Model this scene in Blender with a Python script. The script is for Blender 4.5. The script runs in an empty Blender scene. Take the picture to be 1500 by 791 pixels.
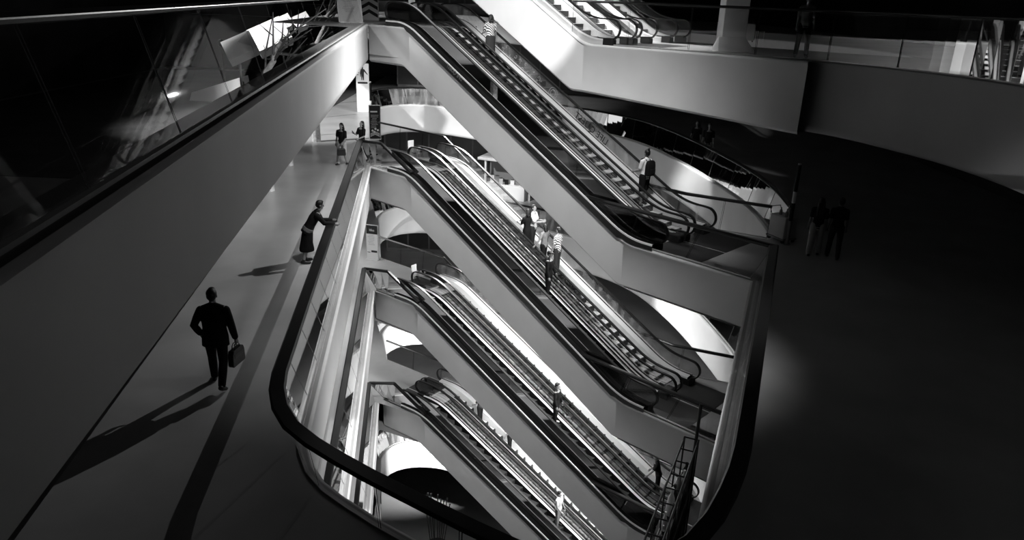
import bpy, bmesh, math, random
from mathutils import Vector, Matrix, Euler
from mathutils.geometry import tessellate_polygon
random.seed(7)
SC = bpy.context.scene
COL = SC.collection
R = math.radians

# ------------------------------------------------------------------ camera
F_PX, PITCH, ROLL, HC = 1100.0, R(20.0), R(2.2), 6.65
cd = bpy.data.cameras.new('camera')
cd.sensor_width = 36.0; cd.lens = 36.0 * F_PX / 1500.0
cd.clip_start = 0.05; cd.clip_end = 300
cam = bpy.data.objects.new('camera', cd); COL.objects.link(cam)
cam.matrix_world = Matrix.Translation((0, 0, HC)) @ Matrix.Rotation(math.pi/2 - PITCH, 4, 'X') @ Matrix.Rotation(ROLL, 4, 'Z')
SC.camera = cam

def at(u, v, z):
    """survey helper: the point of the horizontal plane z seen at (u, v) of the 1500 x 791 photograph"""
    dx, dy = u-750, v-395.5
    c, n = math.cos(-ROLL), math.sin(-ROLL)
    dx, dy = c*dx-n*dy, n*dx+c*dy
    X, Y = dx/F_PX, -dy/F_PX
    c, n = math.cos(PITCH), math.sin(PITCH)
    r = Vector((X, c+Y*n, -n+Y*c)); t = (z-HC)/r.z
    return Vector((r.x*t, r.y*t, z))

# ------------------------------------------------------------------ materials
MATS = {}
def mat(name, v, rough=0.5, metal=0.0, noise=0.0, nscale=3.0, spec=0.5, bump=0.0, bscale=40.0, stretch=None):
    m = bpy.data.materials.new(name); m.use_nodes = True
    nt = m.node_tree; b = nt.nodes['Principled BSDF']
    b.inputs['Base Color'].default_value = (v, v, v, 1)
    b.inputs['Roughness'].default_value = rough
    b.inputs['Metallic'].default_value = metal
    b.inputs['Specular IOR Level'].default_value = spec
    if noise or bump:
        tc = nt.nodes.new('ShaderNodeTexCoord'); mp = nt.nodes.new('ShaderNodeMapping')
        nt.links.new(tc.outputs['Object'], mp.inputs['Vector'])
        if stretch: mp.inputs['Scale'].default_value = stretch
    if noise:
        n = nt.nodes.new('ShaderNodeTexNoise'); n.inputs['Scale'].default_value = nscale; n.inputs['Detail'].default_value = 6
        nt.links.new(mp.outputs['Vector'], n.inputs['Vector'])
        mr = nt.nodes.new('ShaderNodeMapRange')
        mr.inputs['From Min'].default_value = .3; mr.inputs['From Max'].default_value = .7
        mr.inputs['To Min'].default_value = max(0, v*(1-noise)); mr.inputs['To Max'].default_value = min(1, v*(1+noise))
        nt.links.new(n.outputs['Fac'], mr.inputs['Value']); nt.links.new(mr.outputs['Result'], b.inputs['Base Color'])
    if bump:
        n2 = nt.nodes.new('ShaderNodeTexNoise'); n2.inputs['Scale'].default_value = bscale
        nt.links.new(mp.outputs['Vector'], n2.inputs['Vector'])
        bp = nt.nodes.new('ShaderNodeBump'); bp.inputs['Strength'].default_value = bump; bp.inputs['Distance'].default_value = .02
        nt.links.new(n2.outputs['Fac'], bp.inputs['Height']); nt.links.new(bp.outputs['Normal'], b.inputs['Normal'])
    MATS[name] = m; return m
def glass(name, tint, refl=1.0, rough=0.02, grey_mix=0.0):
    m = bpy.data.materials.new(name); m.use_nodes = True
    nt = m.node_tree; nt.nodes.clear()
    o = nt.nodes.new('ShaderNodeOutputMaterial'); mx = nt.nodes.new('ShaderNodeMixShader')
    t = nt.nodes.new('ShaderNodeBsdfTransparent'); t.inputs['Color'].default_value = (tint, tint, tint, 1)
    g = nt.nodes.new('ShaderNodeBsdfGlossy'); g.inputs['Roughness'].default_value = rough
    fr = nt.nodes.new('ShaderNodeFresnel'); fr.inputs['IOR'].default_value = 1.5
    mu = nt.nodes.new('ShaderNodeMath'); mu.operation = 'MULTIPLY'; mu.inputs[1].default_value = refl
    nt.links.new(fr.outputs[0], mu.inputs[0]); nt.links.new(mu.outputs[0], mx.inputs[0])
    src = t
    if grey_mix:
        d = nt.nodes.new('ShaderNodeBsdfDiffuse'); d.inputs['Color'].default_value = (.6, .6, .6, 1)
        src = nt.nodes.new('ShaderNodeMixShader'); tc = nt.nodes.new('ShaderNodeTexCoord'); mp = nt.nodes.new('ShaderNodeMapping'); mp.inputs['Scale'].default_value = (2.2, 2.2, .15)
        nz = nt.nodes.new('ShaderNodeTexNoise'); nz.inputs['Scale'].default_value = 1.3; mr = nt.nodes.new('ShaderNodeMapRange')
        mr.inputs['From Min'].default_value = .4; mr.inputs['From Max'].default_value = .7; mr.inputs['To Min'].default_value = grey_mix*.3; mr.inputs['To Max'].default_value = grey_mix*1.6
        nt.links.new(tc.outputs['Object'], mp.inputs[0]); nt.links.new(mp.outputs[0], nz.inputs['Vector']); nt.links.new(nz.outputs['Fac'], mr.inputs['Value']); nt.links.new(mr.outputs[0], src.inputs[0])
        nt.links.new(t.outputs[0], src.inputs[1]); nt.links.new(d.outputs[0], src.inputs[2])
    nt.links.new(src.outputs[0], mx.inputs[1]); nt.links.new(g.outputs[0], mx.inputs[2]); nt.links.new(mx.outputs[0], o.inputs[0])
    MATS[name] = m; return m
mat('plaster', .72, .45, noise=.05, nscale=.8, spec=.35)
mat('plaster_shaded', .36, .5, noise=.05, nscale=.8)  # plaster darkened so the right-hand shade falloff sits in the colour
mat('soffit', .30, .6, noise=.06, nscale=.7)
mat('concrete', .40, .34, noise=.16, nscale=.55, spec=.5)
mat('landing_metal', .035, .35, metal=.3, noise=.3, nscale=1.2)
mat('black_rail', .008, .32, spec=.4)
mat('black_matte', .012, .7, spec=.2)
mat('rubber', .01, .38, spec=.5)
mat('dark_clad', .05, .25, metal=.6)
mat('joint', .012, .8, spec=.1)
mat('steel', .6, .35, metal=.35, noise=.08, nscale=2, stretch=(.2, 4, 4))
mat('bright_steel', .85, .35, metal=.15)
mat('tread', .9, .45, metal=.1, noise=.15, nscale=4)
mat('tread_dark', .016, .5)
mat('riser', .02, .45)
mat('shopfront', .025, .4, noise=.6, nscale=.5)
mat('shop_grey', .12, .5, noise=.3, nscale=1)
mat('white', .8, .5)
mat('paper', .75, .6)
mat('mid', .2, .5)
mat('pale', .5, .5)
mat('ink', .01, .6)
glass('glass_clear', .86, 1.0)
glass('glass_view', .85, .07)
glass('glass_tint', .8, .8)
glass('glass_smoke', .04, .5)
glass('glass_etched', .8, .15, grey_mix=.2)
glass('glass_far', .6, 1.2, grey_mix=.32)  # streaky grey painted into the far balcony glass in place of reflections
M = MATS

# ------------------------------------------------------------------ mesh builder
class MB:
    def __init__(s): s.v = []; s.f = []; s.m = []
    def add(s, vs, fs, mi=0):
        o = len(s.v); s.v += [tuple(p) for p in vs]
        s.f += [tuple(o+i for i in f) for f in fs]; s.m += [mi]*len(fs); return s
    def box(s, x0, x1, y0, y1, z0, z1, mi=0, T=None):
        vs = [Vector((x, y, z)) for z in (z0, z1) for y in (y0, y1) for x in (x0, x1)]
        if T is not None: vs = [T @ p for p in vs]
        return s.add(vs, [(0,2,3,1), (4,5,7,6), (0,1,5,4), (2,6,7,3), (0,4,6,2), (1,3,7,5)], mi)
    def strip(s, A, B, mi=0):
        n = len(A); return s.add(list(A)+list(B), [(i, i+1, n+i+1, n+i) for i in range(n-1)], mi)
    def loft(s, rings, mi=0, caps=True, closed=True):
        n = len(rings[0]); vs = [p for r in rings for p in r]; fs = []
        for i in range(len(rings)-1):
            for j in range(n if closed else n-1):
                k = (j+1) % n; fs.append((i*n+j, i*n+k, (i+1)*n+k, (i+1)*n+j))
        if caps and closed: fs += [tuple(range(n))[::-1], tuple((len(rings)-1)*n+j for j in range(n))]
        return s.add(vs, fs, mi)
    def sweep(s, path, prof, mi=0, up=Vector((0,0,1)), caps=True, loop=False):
        P = [Vector(p) for p in path]; rings = []; n = len(P)
        for i, p in enumerate(P):
            a = P[i-1] if (i or loop) else P[i]; b = P[(i+1) % n] if (i < n-1 or loop) else P[i]
            t = (b-a).normalized()
            side = t.cross(up)
            side = side.normalized() if side.length > 1e-5 else Vector((1,0,0))
            w = side.cross(t).normalized()
            rings.append([p + side*x + w*y for x, y in prof])
        if loop: rings.append(rings[0]); caps = False
        return s.loft(rings, mi, caps)
    def tube(s, path, r, n=8, mi=0, up=Vector((0,0,1)), caps=True, loop=False):
        return s.sweep(path, [(r*math.cos(2*math.pi*i/n), r*math.sin(2*math.pi*i/n)) for i in range(n)], mi, up, caps, loop)
    def bar(s, a, b, r, n=8, mi=0):
        a, b = Vector(a), Vector(b); up = Vector((0,0,1)) if abs((b-a).normalized().z) < .95 else Vector((1,0,0))
        return s.tube([a, b], r, n, mi, up)
    def lathe(s, prof, n=16, mi=0, T=None):
        rings = []
        for r, z in prof:
            ring = [Vector((r*math.cos(2*math.pi*i/n), r*math.sin(2*math.pi*i/n), z)) for i in range(n)]
            rings.append([T @ p for p in ring] if T is not None else ring)
        return s.loft(rings, mi)
    def prism(s, poly, z0, z1, mi=0):
        return s.loft([[Vector((p[0], p[1], z0)) for p in poly], [Vector((p[0], p[1], z1)) for p in poly]], mi)
    def build(s, name, mats, parent=None, smooth=False, bevel=0, loc=None):
        me = bpy.data.meshes.new(name); me.from_pydata(s.v, [], s.f)
        mats = mats if isinstance(mats, (list, tuple)) else [mats]
        for m in mats: me.materials.append(M[m] if isinstance(m, str) else m)
        me.polygons.foreach_set('material_index', s.m)
        bm = bmesh.new(); bm.from_mesh(me); bmesh.ops.recalc_face_normals(bm, faces=bm.faces)
        bm.to_mesh(me); bm.free()
        if smooth:
            me.polygons.foreach_set('use_smooth', [True]*len(me.polygons))
            me.set_sharp_from_angle(angle=R(40))
        o = bpy.data.objects.new(name, me); COL.objects.link(o)
        if parent: o.parent = parent
        if loc is not None: o.location = loc
        if bevel:
            b = o.modifiers.new('bevel', 'BEVEL'); b.width = bevel; b.segments = 2; b.limit_method = 'ANGLE'
        return o
def tag(o, label=None, cat=None, group=None, kind=None):
    if label: o['label'] = label
    if cat: o['category'] = cat
    if group: o['group'] = group
    if kind: o['kind'] = kind
    return o
def empty(name, loc=(0,0,0), rz=0, label=None, cat=None, group=None):
    o = bpy.data.objects.new(name, None); COL.objects.link(o); o.location = loc; o.rotation_euler = (0,0,rz)
    o.empty_display_size = .2
    return tag(o, label, cat, group)
def struct(o): o['kind'] = 'structure'; return o
def V2(p): return Vector((p[0], p[1]))
def lerp(a, b, t): return a + (b-a)*t
def resample(path, n):
    P = [Vector(p) for p in path]; L = [0]
    for a, b in zip(P, P[1:]): L.append(L[-1]+(b-a).length)
    out = []
    for i in range(n):
        s = L[-1]*i/(n-1); j = 0
        while j < len(P)-2 and L[j+1] < s: j += 1
        d = L[j+1]-L[j]; out.append(P[j].lerp(P[j+1], (s-L[j])/d if d else 0))
    return out
def smooth_path(path, n, it=3):
    """Chaikin corner cutting, ends kept"""
    P = [Vector(p) for p in path]
    for _ in range(it):
        Q = [P[0]]
        for a, b in zip(P, P[1:]): Q += [a.lerp(b, .25), a.lerp(b, .75)]
        Q.append(P[-1]); P = Q
    return resample(P, n)
# ------------------------------------------------------------------ levels: F0 (top) .. F5 (ground)
H = 5.4
Z = [5.48, 0.0, -H, -2*H, -3*H, -4*H]
TH = 1.4                       # slab edge height
W = 2.9                        # width of an escalator pair
Z0R = 5.25                     # right-hand end of the upper floor
def dirv(deg): return Vector((math.cos(R(deg)), math.sin(R(deg))))
def nrm(d): return Vector((-d.y, d.x))
C = [V2(at(537, 38, Z[0])), V2(at(542, 243, 0)), V2(at(547, 426, Z[2])), V2(at(553.5, 590, Z[3]))]
C[0] = Vector((-5.86, 29.85))
K = [Vector((-4.1, 28.25)), V2(at(598, 259, 0)), V2(at(609, 447, Z[2])), V2(at(618, 610, Z[3]))]
LK = [V2(at(919, 356, 0)), V2(at(909, 588, Z[2])), V2(at(924, 772, Z[3]))]
d3 = dirv(-35); LK.append(K[3] + d3*11.2)
DIR = [(LK[k]-K[k]).normalized() for k in range(4)]
LEN = [(LK[k]-K[k]).length for k in range(4)]
SE = [V2(at(1103, 412, 0))]
for k in (1, 2, 3): SE.append(LK[k] + DIR[k]*(3.6, 3.6, .8, 3.6)[k])
RIGHT = {1: None, 2: [Vector((3.4, 9.0))], 3: [Vector((2.0, 9.6)), Vector((2.2, 14.5))], 4: [Vector((3.4, 9.0))]}
# the pair that comes down to the upper floor on the right
D0 = dirv(-38); LK0 = V2(at(857, 64, Z0R)); L0 = 10.6; K0 = LK0 - D0*L0; S0 = V2(at(1247, 93, Z0R))

BDIR = (C[1] - V2(at(447, 640, 0))).normalized()      # left edge direction, away from the camera
def z0(x): return Z[0] if x < -3 else (Z0R if x > 1.5 else lerp(Z[0], Z0R, (x+3)/4.5))

front = [V2(at(u, v, 0)) for u, v in [(447,640), (449.5,662), (455,683), (470,706), (496,726), (555,764), (604,791)]]
front += [Vector(p) for p in [(-.35,7.38), (.35,6.93), (.95,6.7), (1.5,6.75), (1.95,7.15), (2.35,7.75)]]
right1 = [V2(at(1030,757,0)), SE[0]]
far1 = [(-8.6,44.6), (-8.54,46.1), (-7.9,47.5), (-6.9,48.1), (-5.8,48.15), (-4.6,47.6), (-2,45.8), (1.5,43.2), (4.2,40.6), (5.4,39.1), (6.4,37), (7.4,33), (8.0,28.8), (8.25,26.2), (8.2,24.0), (7.95,22.0)]
far1 = [Vector(p) for p in far1]
def squeeze(P, f, g): return [Vector((8+(p.x-8)*g, 21+(p.y-21)*f)) for p in P]
FAR = [None, far1, squeeze(far1, .84, .945), squeeze(far1, .68, .90), squeeze(far1, .52, .87)]

def left_end(k): return K[k], K[k] + nrm(DIR[k])*W, K[k] + nrm(DIR[k])*W - DIR[k]*(2.3, 5.6, 5.4, 5.0)[k]
VOID = {}
# F1..F4 : one void each, escalator bank bridging it
for k in (1, 2, 3, 4):
    d_in = DIR[k-1]; lk = LK[k-1]; se = SE[k-1]
    if k < 4:
        kk, kw, kq = left_end(k); c = C[k]
    else:
        c = C[3] + Vector((0, -.1)); kk = c + Vector((-.12, .7)); kw = c + Vector((-.2, 1.2)); kq = c + Vector((-.3, 1.7))
    off = c - C[1]
    fr = [p + off*1.0 for p in front]
    rear_r = V2(at(1131, 304, 1.0)) if k == 1 else V2(at(1131, 304, 1.0)) + (se - SE[0])
    far = smooth_path([(p.x, p.y, 0) for p in FAR[k]], 60)
    poly = [c, kk, kw, kq] + [V2(p) for p in far] + [rear_r, lk + nrm(d_in)*W, lk, se] + ([right1[0]] if k == 1 else RIGHT[k][::-1]) + fr[::-1]
    VOID[k] = dict(poly=poly, far=far, c=c, kk=kk, kw=kw, kq=kq, se=se, lk=lk, rear=rear_r, lkw=lk + nrm(d_in)*W, front=fr)
# F0
far0 = smooth_path([(-9.2,46,0), (-8.6,48,0), (-6,49,0), (0,47,0), (5,44,0), (9,40,0), (13,33,0), (13.6,27,0), (13.2,25,0)], 40)
c0 = C[0]; kk, kw, kq = left_end(0)
n0 = nrm(D0)
edge0 = [Vector((-1.86, .6)), c0]
VOID[0] = dict(poly=[c0, kk, kw, kq] + [V2(p) for p in far0] + [S0 + n0*W*1.8, LK0 + n0*W*1.8, LK0, S0, Vector((11, 17.5)), Vector((10.6, 12)), Vector((9, .6)), Vector((-1.86, .6))], c=c0, kk=kk, kw=kw, kq=kq, far=far0)
OUT = [Vector((-30, -3)), Vector((19, -3)), Vector((19, 66)), Vector((-30, 66))]
def edge_x(y): return lerp(-1.86, C[0].x, (y-.6)/(C[0].y-.6))
TERRACE = [Vector((edge_x(2)-.42, 2)), Vector((edge_x(26.5)-.42, 26.5)), Vector((-9.0, 28.0)), Vector((-10.5, 64)), Vector((-29, 64)), Vector((-29, 2))]   # open to the terrace outside

def slab(k):
    if k == 5:
        mb = MB(); mb.add([(p.x, p.y, Z[5]) for p in OUT], [(0,1,2,3)])
        return struct(mb.build('floor', 'concrete'))
    hole = VOID[k]['poly']
    zf = (lambda x: z0(x)) if k == 0 else (lambda x: Z[k])
    loops = [[Vector((p.x, p.y, 0)) for p in OUT], [Vector((p.x, p.y, 0)) for p in hole]]
    if k == 0: loops.append([Vector((p.x, p.y, 0)) for p in TERRACE])
    tris = tessellate_polygon(loops); flat = [p for l in loops for p in l]
    mb = MB(); mb.add([(p.x, p.y, zf(p.x)) for p in flat], tris); struct(mb.build('floor', 'concrete'))
    mb = MB(); mb.add([(p.x, p.y, zf(p.x)-(1.1 if k == 0 else TH-.02)) for p in flat], tris); struct(mb.build('ceiling', 'soffit'))
for k in range(6): slab(k)

def fascia(path, zt, th=TH, th_end=None, inward=None, name='trim_1', m='plaster', lip=.06, thick=.14, zfun=None):
    """rounded slab edge following a plan path; inward = plan vector roughly pointing into the void"""
    prof = [(0, 0), (lip*.3, .0), (lip, -.03), (lip, -.10), (lip*.35, -.16), (lip*.35, -th+.22), (lip*.2, -th+.09), (-.05, -th+.02), (-.16, -th), (-.5, -th)]
    P = [V2(p) for p in path]; A = []
    n = len(P)
    for i, p in enumerate(P):
        a = P[max(0, i-1)]; b = P[min(n-1, i+1)]
        t = (b-a).normalized(); s = Vector((t.y, -t.x))
        if inward is not None and s.dot(inward(p) if callable(inward) else inward) < 0: s = -s
        zz = zfun(p.x) if zfun else zt
        kf = 1 if th_end is None else lerp(1, th_end/th, i/(n-1))
        A.append([Vector((p.x + s.x*x, p.y + s.y*x, zz + (y if y > -.2 else y*kf))) for x, y in prof])
    mb = MB(); mb.loft(A, caps=False, closed=False)
    return struct(mb.build(name, m, smooth=True))
cen = Vector((1.5, 24))
tocen = lambda p: cen - p
farc = Vector((0, 33))
for k in (1, 2, 3, 4):
    v = VOID[k]
    fascia([v['c']] + v['front'][::1], Z[k], inward=tocen, name='trim_%d' % (k*10+1))
    rr = [right1[0], SE[0]] if k == 1 else RIGHT[k] + [v['se']]
    fascia([v['front'][-1]] + rr, Z[k], inward=tocen, name='trim_%d' % (k*10+2))
    fascia(v['far'], Z[k], th=1.75, inward=lambda p: farc-p, name='trim_%d' % (k*10+3))
    fascia([v['kw'], v['kq'], V2(v['far'][0])], Z[k], inward=lambda p: Vector((.7, .75)), name='trim_%d' % (k*10+4))
    fascia([v['lkw'], v['rear'], V2(v['far'][-1])], Z[k], inward=lambda p: Vector((-.5, .8)), name='trim_%d' % (k*10+5))
fascia([C[0].lerp(Vector((-1.86, .6)), i/20) for i in range(21)], Z[0], th_end=1.16, inward=tocen, name='trim_1')
fascia(smooth_path([(S0.x-1.7*D0.x, S0.y-1.7*D0.y, 0), (S0.x, S0.y, 0), (11, 17.5, 0), (10.6, 12, 0), (9, .6, 0)], 30), Z0R, th=2.0, th_end=2.6, inward=tocen, name='trim_2', m='plaster_shaded')
fascia(VOID[0]['far'], 0, inward=lambda p: farc-p, name='trim_3', zfun=z0)

# ribbons: one continuous white band per escalator flight (landing edge, incline, landing edge)
def flight_z(a, L, h, w=.55):
    """softened landing - incline - landing line"""
    def lin(x): return 0 if x < 0 else (-h if x > L else -h*x/L)
    return sum(lin(a + w*(i/6-1)) for i in range(13))/13
def ribbon(k, P0, K_, d, L, h, zt, a0, a1, num, below=0.27, th=lambda a: TH):
    n = nrm(d); A = []
    xs = sorted(set([a0, a1] + [a0 + (a1-a0)*i/60 for i in range(61)] + [x + j*.1 for x in (0, L) for j in range(-8, 9)]))
    xs = [x for x in xs if a0 <= x <= a1]
    lip = .05
    for a in xs:
        t = flight_z(a, L, h, .3)
        b = flight_z(a + below, L, h, .12) - th(a)
        base = K_ + d*a
        pr = [(.45, t), (.0, t), (-lip*.6, t), (-lip, t-.03), (-lip, t-.07), (-lip*.2, t-.12), (-lip*.2, b+.2), (-lip*.1, b+.08), (.06, b+.01), (.16, b), (W, b)]
        A.append([Vector((base.x + n.x*y, base.y + n.y*y, zt + z)) for y, z in pr])
    mb = MB(); mb.loft(A, caps=False, closed=False)
    # back face
    B = []
    for a in xs:
        t = flight_z(a, L, h, .3); b = flight_z(a + below, L, h, .12) - th(a); base = K_ + d*a + n*W
        B.append([Vector((base.x, base.y, zt + z)) for z in (t, b)])
    mb.loft(B, caps=False, closed=False)
    return struct(mb.build('trim_%d' % num, 'plaster', smooth=True))
HGT = [Z[0], H, H, 5.3]
for k in range(4):
    a0 = -(C[k]-K[k]).length; a1 = (SE[k]-LK[k]).length + LEN[k]
    ribbon(k, C[k], K[k], DIR[k], LEN[k], HGT[k], Z[k], a0, a1, 61+k)
ribbon(9, None, K0, D0, L0, 6.4, Z0R + 6.4, -3, (S0-LK0).length + L0 - 1.0, 60, th=lambda a: 1.6 + max(0, a-L0)*.06, below=.5)

# outer walls and roof
mb = MB()
for a, b in zip(OUT, OUT[1:] + OUT[:1]):
    mb.add([(a.x, a.y, Z[5]), (b.x, b.y, Z[5]), (b.x, b.y, 14), (a.x, a.y, 14)], [(0,1,2,3)])
    nm = {0: 'wall_near', 1: 'wall_right', 2: 'wall_far', 3: 'wall_left'}[OUT.index(a)]
    struct(mb.build(nm, 'shopfront')); mb = MB()
# ------------------------------------------------------------------ balustrades
def offset_path(P, d, inside):
    """plan offset away from the void (inside(p) points into the void)"""
    out = []; n = len(P)
    for i, p in enumerate(P):
        a = P[max(0, i-1)]; b = P[min(n-1, i+1)]; t = Vector((b.x-a.x, b.y-a.y)).normalized(); s = Vector((t.y, -t.x))
        if s.dot(V2(inside(V2(p)))) > 0: s = -s
        out.append(Vector((p.x+s.x*d, p.y+s.y*d, p.z if len(p) > 2 else 0)))
    return out
def flat_rail_prof(w, h):
    c = min(h*.42, .03)
    return [(-w/2+c, -h/2), (w/2-c, -h/2), (w/2, -h/2+c), (w/2, h/2-c), (w/2-c, h/2), (-w/2+c, h/2), (-w/2, h/2-c), (-w/2, -h/2+c)]
BAL_GROUP = 'glass balustrades round the voids'
def balustrade(label, base, rail, gl='glass_clear', pane=1.35, rw=.24, rh=.075, group=None, joint='joint', base_rail=True, rail_mat='black_rail'):
    """base and rail: 3D polylines with matching ends; glass panes lean between them"""
    n = 73
    B = resample(base, n); T = resample(rail, n)
    o = Vector(B[n//2]); root = empty('glass_balustrade', o, 0, label, 'balustrade', group)
    Lb = sum((b-a).length for a, b in zip(B, B[1:])); cnt = max(1, round(Lb/pane))
    B2 = lambda t: B[min(n-2, int(t*(n-1)))].lerp(B[min(n-2, int(t*(n-1)))+1], t*(n-1)-min(n-2, int(t*(n-1))))
    T2 = lambda t: T[min(n-2, int(t*(n-1)))].lerp(T[min(n-2, int(t*(n-1)))+1], t*(n-1)-min(n-2, int(t*(n-1))))
    g = .012/max(Lb, .1)
    for i in range(cnt):
        t0, t1 = i/cnt+g, (i+1)/cnt-g; m = max(2, math.ceil(Lb/cnt/.35))
        bs = [B2(t0+(t1-t0)*j/m)-o for j in range(m+1)]; ts = [T2(t0+(t1-t0)*j/m)-o for j in range(m+1)]
        nn = (bs[-1]-bs[0]).cross(ts[0]-bs[0])
        nn = nn.normalized()*.008 if nn.length > 1e-6 else Vector((0,0,.008))
        mb = MB(); mb.strip([p+nn for p in bs], [p+nn for p in ts], 0)
        for q in (0, -1):
            s = (bs[1]-bs[0]).normalized()*.014*(1 if q == 0 else -1)
            mb.add([bs[q]+nn, ts[q]+nn, ts[q]+nn+s, bs[q]+nn+s], [(0,1,2,3)], 1)
        mb.build('glass_pane', [gl, joint], root)
    MB().sweep([p-o+Vector((0,0,.02)) for p in T], flat_rail_prof(rw, rh)).build('handrail', rail_mat, root, smooth=True)
    if base_rail:
        MB().sweep([p-o+Vector((0,0,.012)) for p in B], [(-.03,-.01), (.03,-.01), (.03,.02), (-.03,.02)]).build('base_channel', 'steel', root)
    return root
def lift(P, z): return [Vector((p[0], p[1], z)) for p in P]
tocen3 = lambda p: cen - p

HR = 1.0
def kpt(k, a, b, z):
    q = K[k] + DIR[k]*a + nrm(DIR[k])*b; return Vector((q.x, q.y, Z[k]+z))
NEAR_NAMES = ['', 'walkway where the pedestrians stroll', 'second floor down', 'third floor down', 'lowest visible floor']
for k in (1, 2, 3, 4):
    v = VOID[k]
    loop = [v['c']] + v['front'] + ([right1[0], SE[0]] if k == 1 else RIGHT[k] + [v['se']])
    sm = [Vector((p.x, p.y, 0)) for p in [loop[0]]] + smooth_path([(p.x, p.y, 0) for p in loop[1:-1]], 60, 2) + [Vector((loop[-1].x, loop[-1].y, 0))]
    base = lift(offset_path(sm, .10, tocen), Z[k]); rail = lift(offset_path(sm, .36, tocen), Z[k]+HR)
    kc = resample(base, 73); 
    lab = {1: 'long leaning glass balustrade with wide black handrail curving round the near end of the void',
           2: 'leaning glass balustrade with black handrail along the left edge one floor below the strollers',
           3: 'leaning glass balustrade along the left edge two floors below the strollers',
           4: 'leaning glass balustrade along the left edge of the lowest visible floor'}[k]
    balustrade(lab, base, rail, rw=.25 if k == 1 else .2)
# landing barriers: top of each descending flight (sloping down to the knee), front and rear
for k in (0, 1, 2, 3):
    pos = ['uppermost escalator bank', 'second escalator bank down', 'third escalator bank down', 'lowest escalator bank'][k]
    c = C[k]; ac = -(C[k]-K[k]).length
    out = offset_path([Vector((c.x, c.y, 0)), Vector((c.x, c.y, 0)) - Vector((BDIR.x, BDIR.y, 0))], .36, tocen)[0]
    if k > 0:
        base = [kpt(k, ac+.02, .06, 0), kpt(k, -1.7, .06, 0), kpt(k, .15, .06, 0)]
        rail = [Vector((out.x, out.y, Z[k]+HR)), kpt(k, -1.7, .05, HR), kpt(k, .15, .04, .14)]
        balustrade('glass barrier with sloping dark rail, front of top landing, ' + pos, base, rail, pane=2.2, rw=.16, rh=.1, group=None)
    rb = [kpt(k, (0,-5.6,-5.4,-5.0)[k], W+.02, 0), kpt(k, -1.2, W+.02, 0), kpt(k, .3, W+.02, 0)]
    rr = [kpt(k, (0,-5.6,-5.4,-5.0)[k], W+.02, 1.05), kpt(k, -1.2, W+.02, 1.05), kpt(k, .3, W+.02, .2)]
    if k > 0: balustrade('glass barrier with dark rail, rear of top landing, ' + pos, rb, rr, pane=1.6, rw=.12, rh=.07)
# lower landings
for k in (0, 1, 2):
    pos = ['uppermost escalator bank', 'second escalator bank down', 'third escalator bank down'][k]
    L = LEN[k]; h = HGT[k]; se = (SE[k]-LK[k]).length + L
    a1 = L - 1.75; zz = -h + 1.0
    base = [kpt(k, a1, .05, flight_z(a1, L, h, .3)+.02), kpt(k, L, .05, -h+.02), kpt(k, se-.1, .05, -h+.02)]
    rail = [kpt(k, a1, .05, flight_z(a1, L, h, .3)+.12), kpt(k, L, .05, zz), kpt(k, se+.35, .05, zz)]
    rail[0] = kpt(k, a1, .05, zz+.02)
    balustrade('glass barrier with black rail, front of bottom landing, ' + pos, base, rail, pane=1.7, rw=.15, rh=.1)
    base = [kpt(k, L-1.6, W+.05, -h+.85), kpt(k, L, W+.05, -h+.02), Vector((VOID[k+1]['rear'].x, VOID[k+1]['rear'].y, Z[k+1]+.02))]
    rail = [kpt(k, L-1.6, W+.05, zz), kpt(k, L, W+.05, zz), Vector((VOID[k+1]['rear'].x, VOID[k+1]['rear'].y, Z[k+1]+1.0))]
    balustrade('glass barrier with black rail, rear of bottom landing, ' + pos, base, rail, pane=1.7, rw=.13, rh=.09)
# far curved balconies
for k in (1, 2, 3, 4):
    far = [Vector((p.x, p.y, 0)) for p in VOID[k]['far']]
    base = lift(offset_path(far, .10, lambda p: farc-p), Z[k]); rail = lift(offset_path(far, .36, lambda p: farc-p), Z[k]+HR)
    balustrade(['', 'curved glass balustrade on the far balcony level with the strollers', 'curved glass balustrade on the far balcony one floor below the strollers', 'curved glass balustrade on the far balcony two floors below the strollers', 'curved glass balustrade on the lowest far balcony'][k],
               base, rail, gl='glass_far', pane=2.1, rw=.2)
# upper floor
sm = lift(resample([(C[0].x, C[0].y, 0), (-1.86, .6, 0)], 20), 0)
balustrade('tall leaning glass balustrade with dark rail above the big white band at upper left', lift(offset_path(sm, .10, tocen), Z[0]), lift(offset_path(sm, .36, tocen), Z[0]+.95), gl='glass_view', pane=1.9, rw=.1, rh=.06)
sm = smooth_path([(LK0.x-D0.x*.6, LK0.y-D0.y*.6, 0), (S0.x-2.2*D0.x, S0.y-2.2*D0.y, 0), (S0.x, S0.y, 0), (11, 17.5, 0), (10.6, 12, 0)], 40)
balustrade('glass balustrade with black rail above the white band at upper right', lift(offset_path(sm, .05, tocen), Z0R), lift(offset_path(sm, .05, tocen), Z0R+1.32), pane=2.0, rw=.09, rh=.08)
fb = [kpt(0, -1.9, .06, 0), kpt(0, -.9, .06, 0), kpt(0, .15, .06, 0)]
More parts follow.
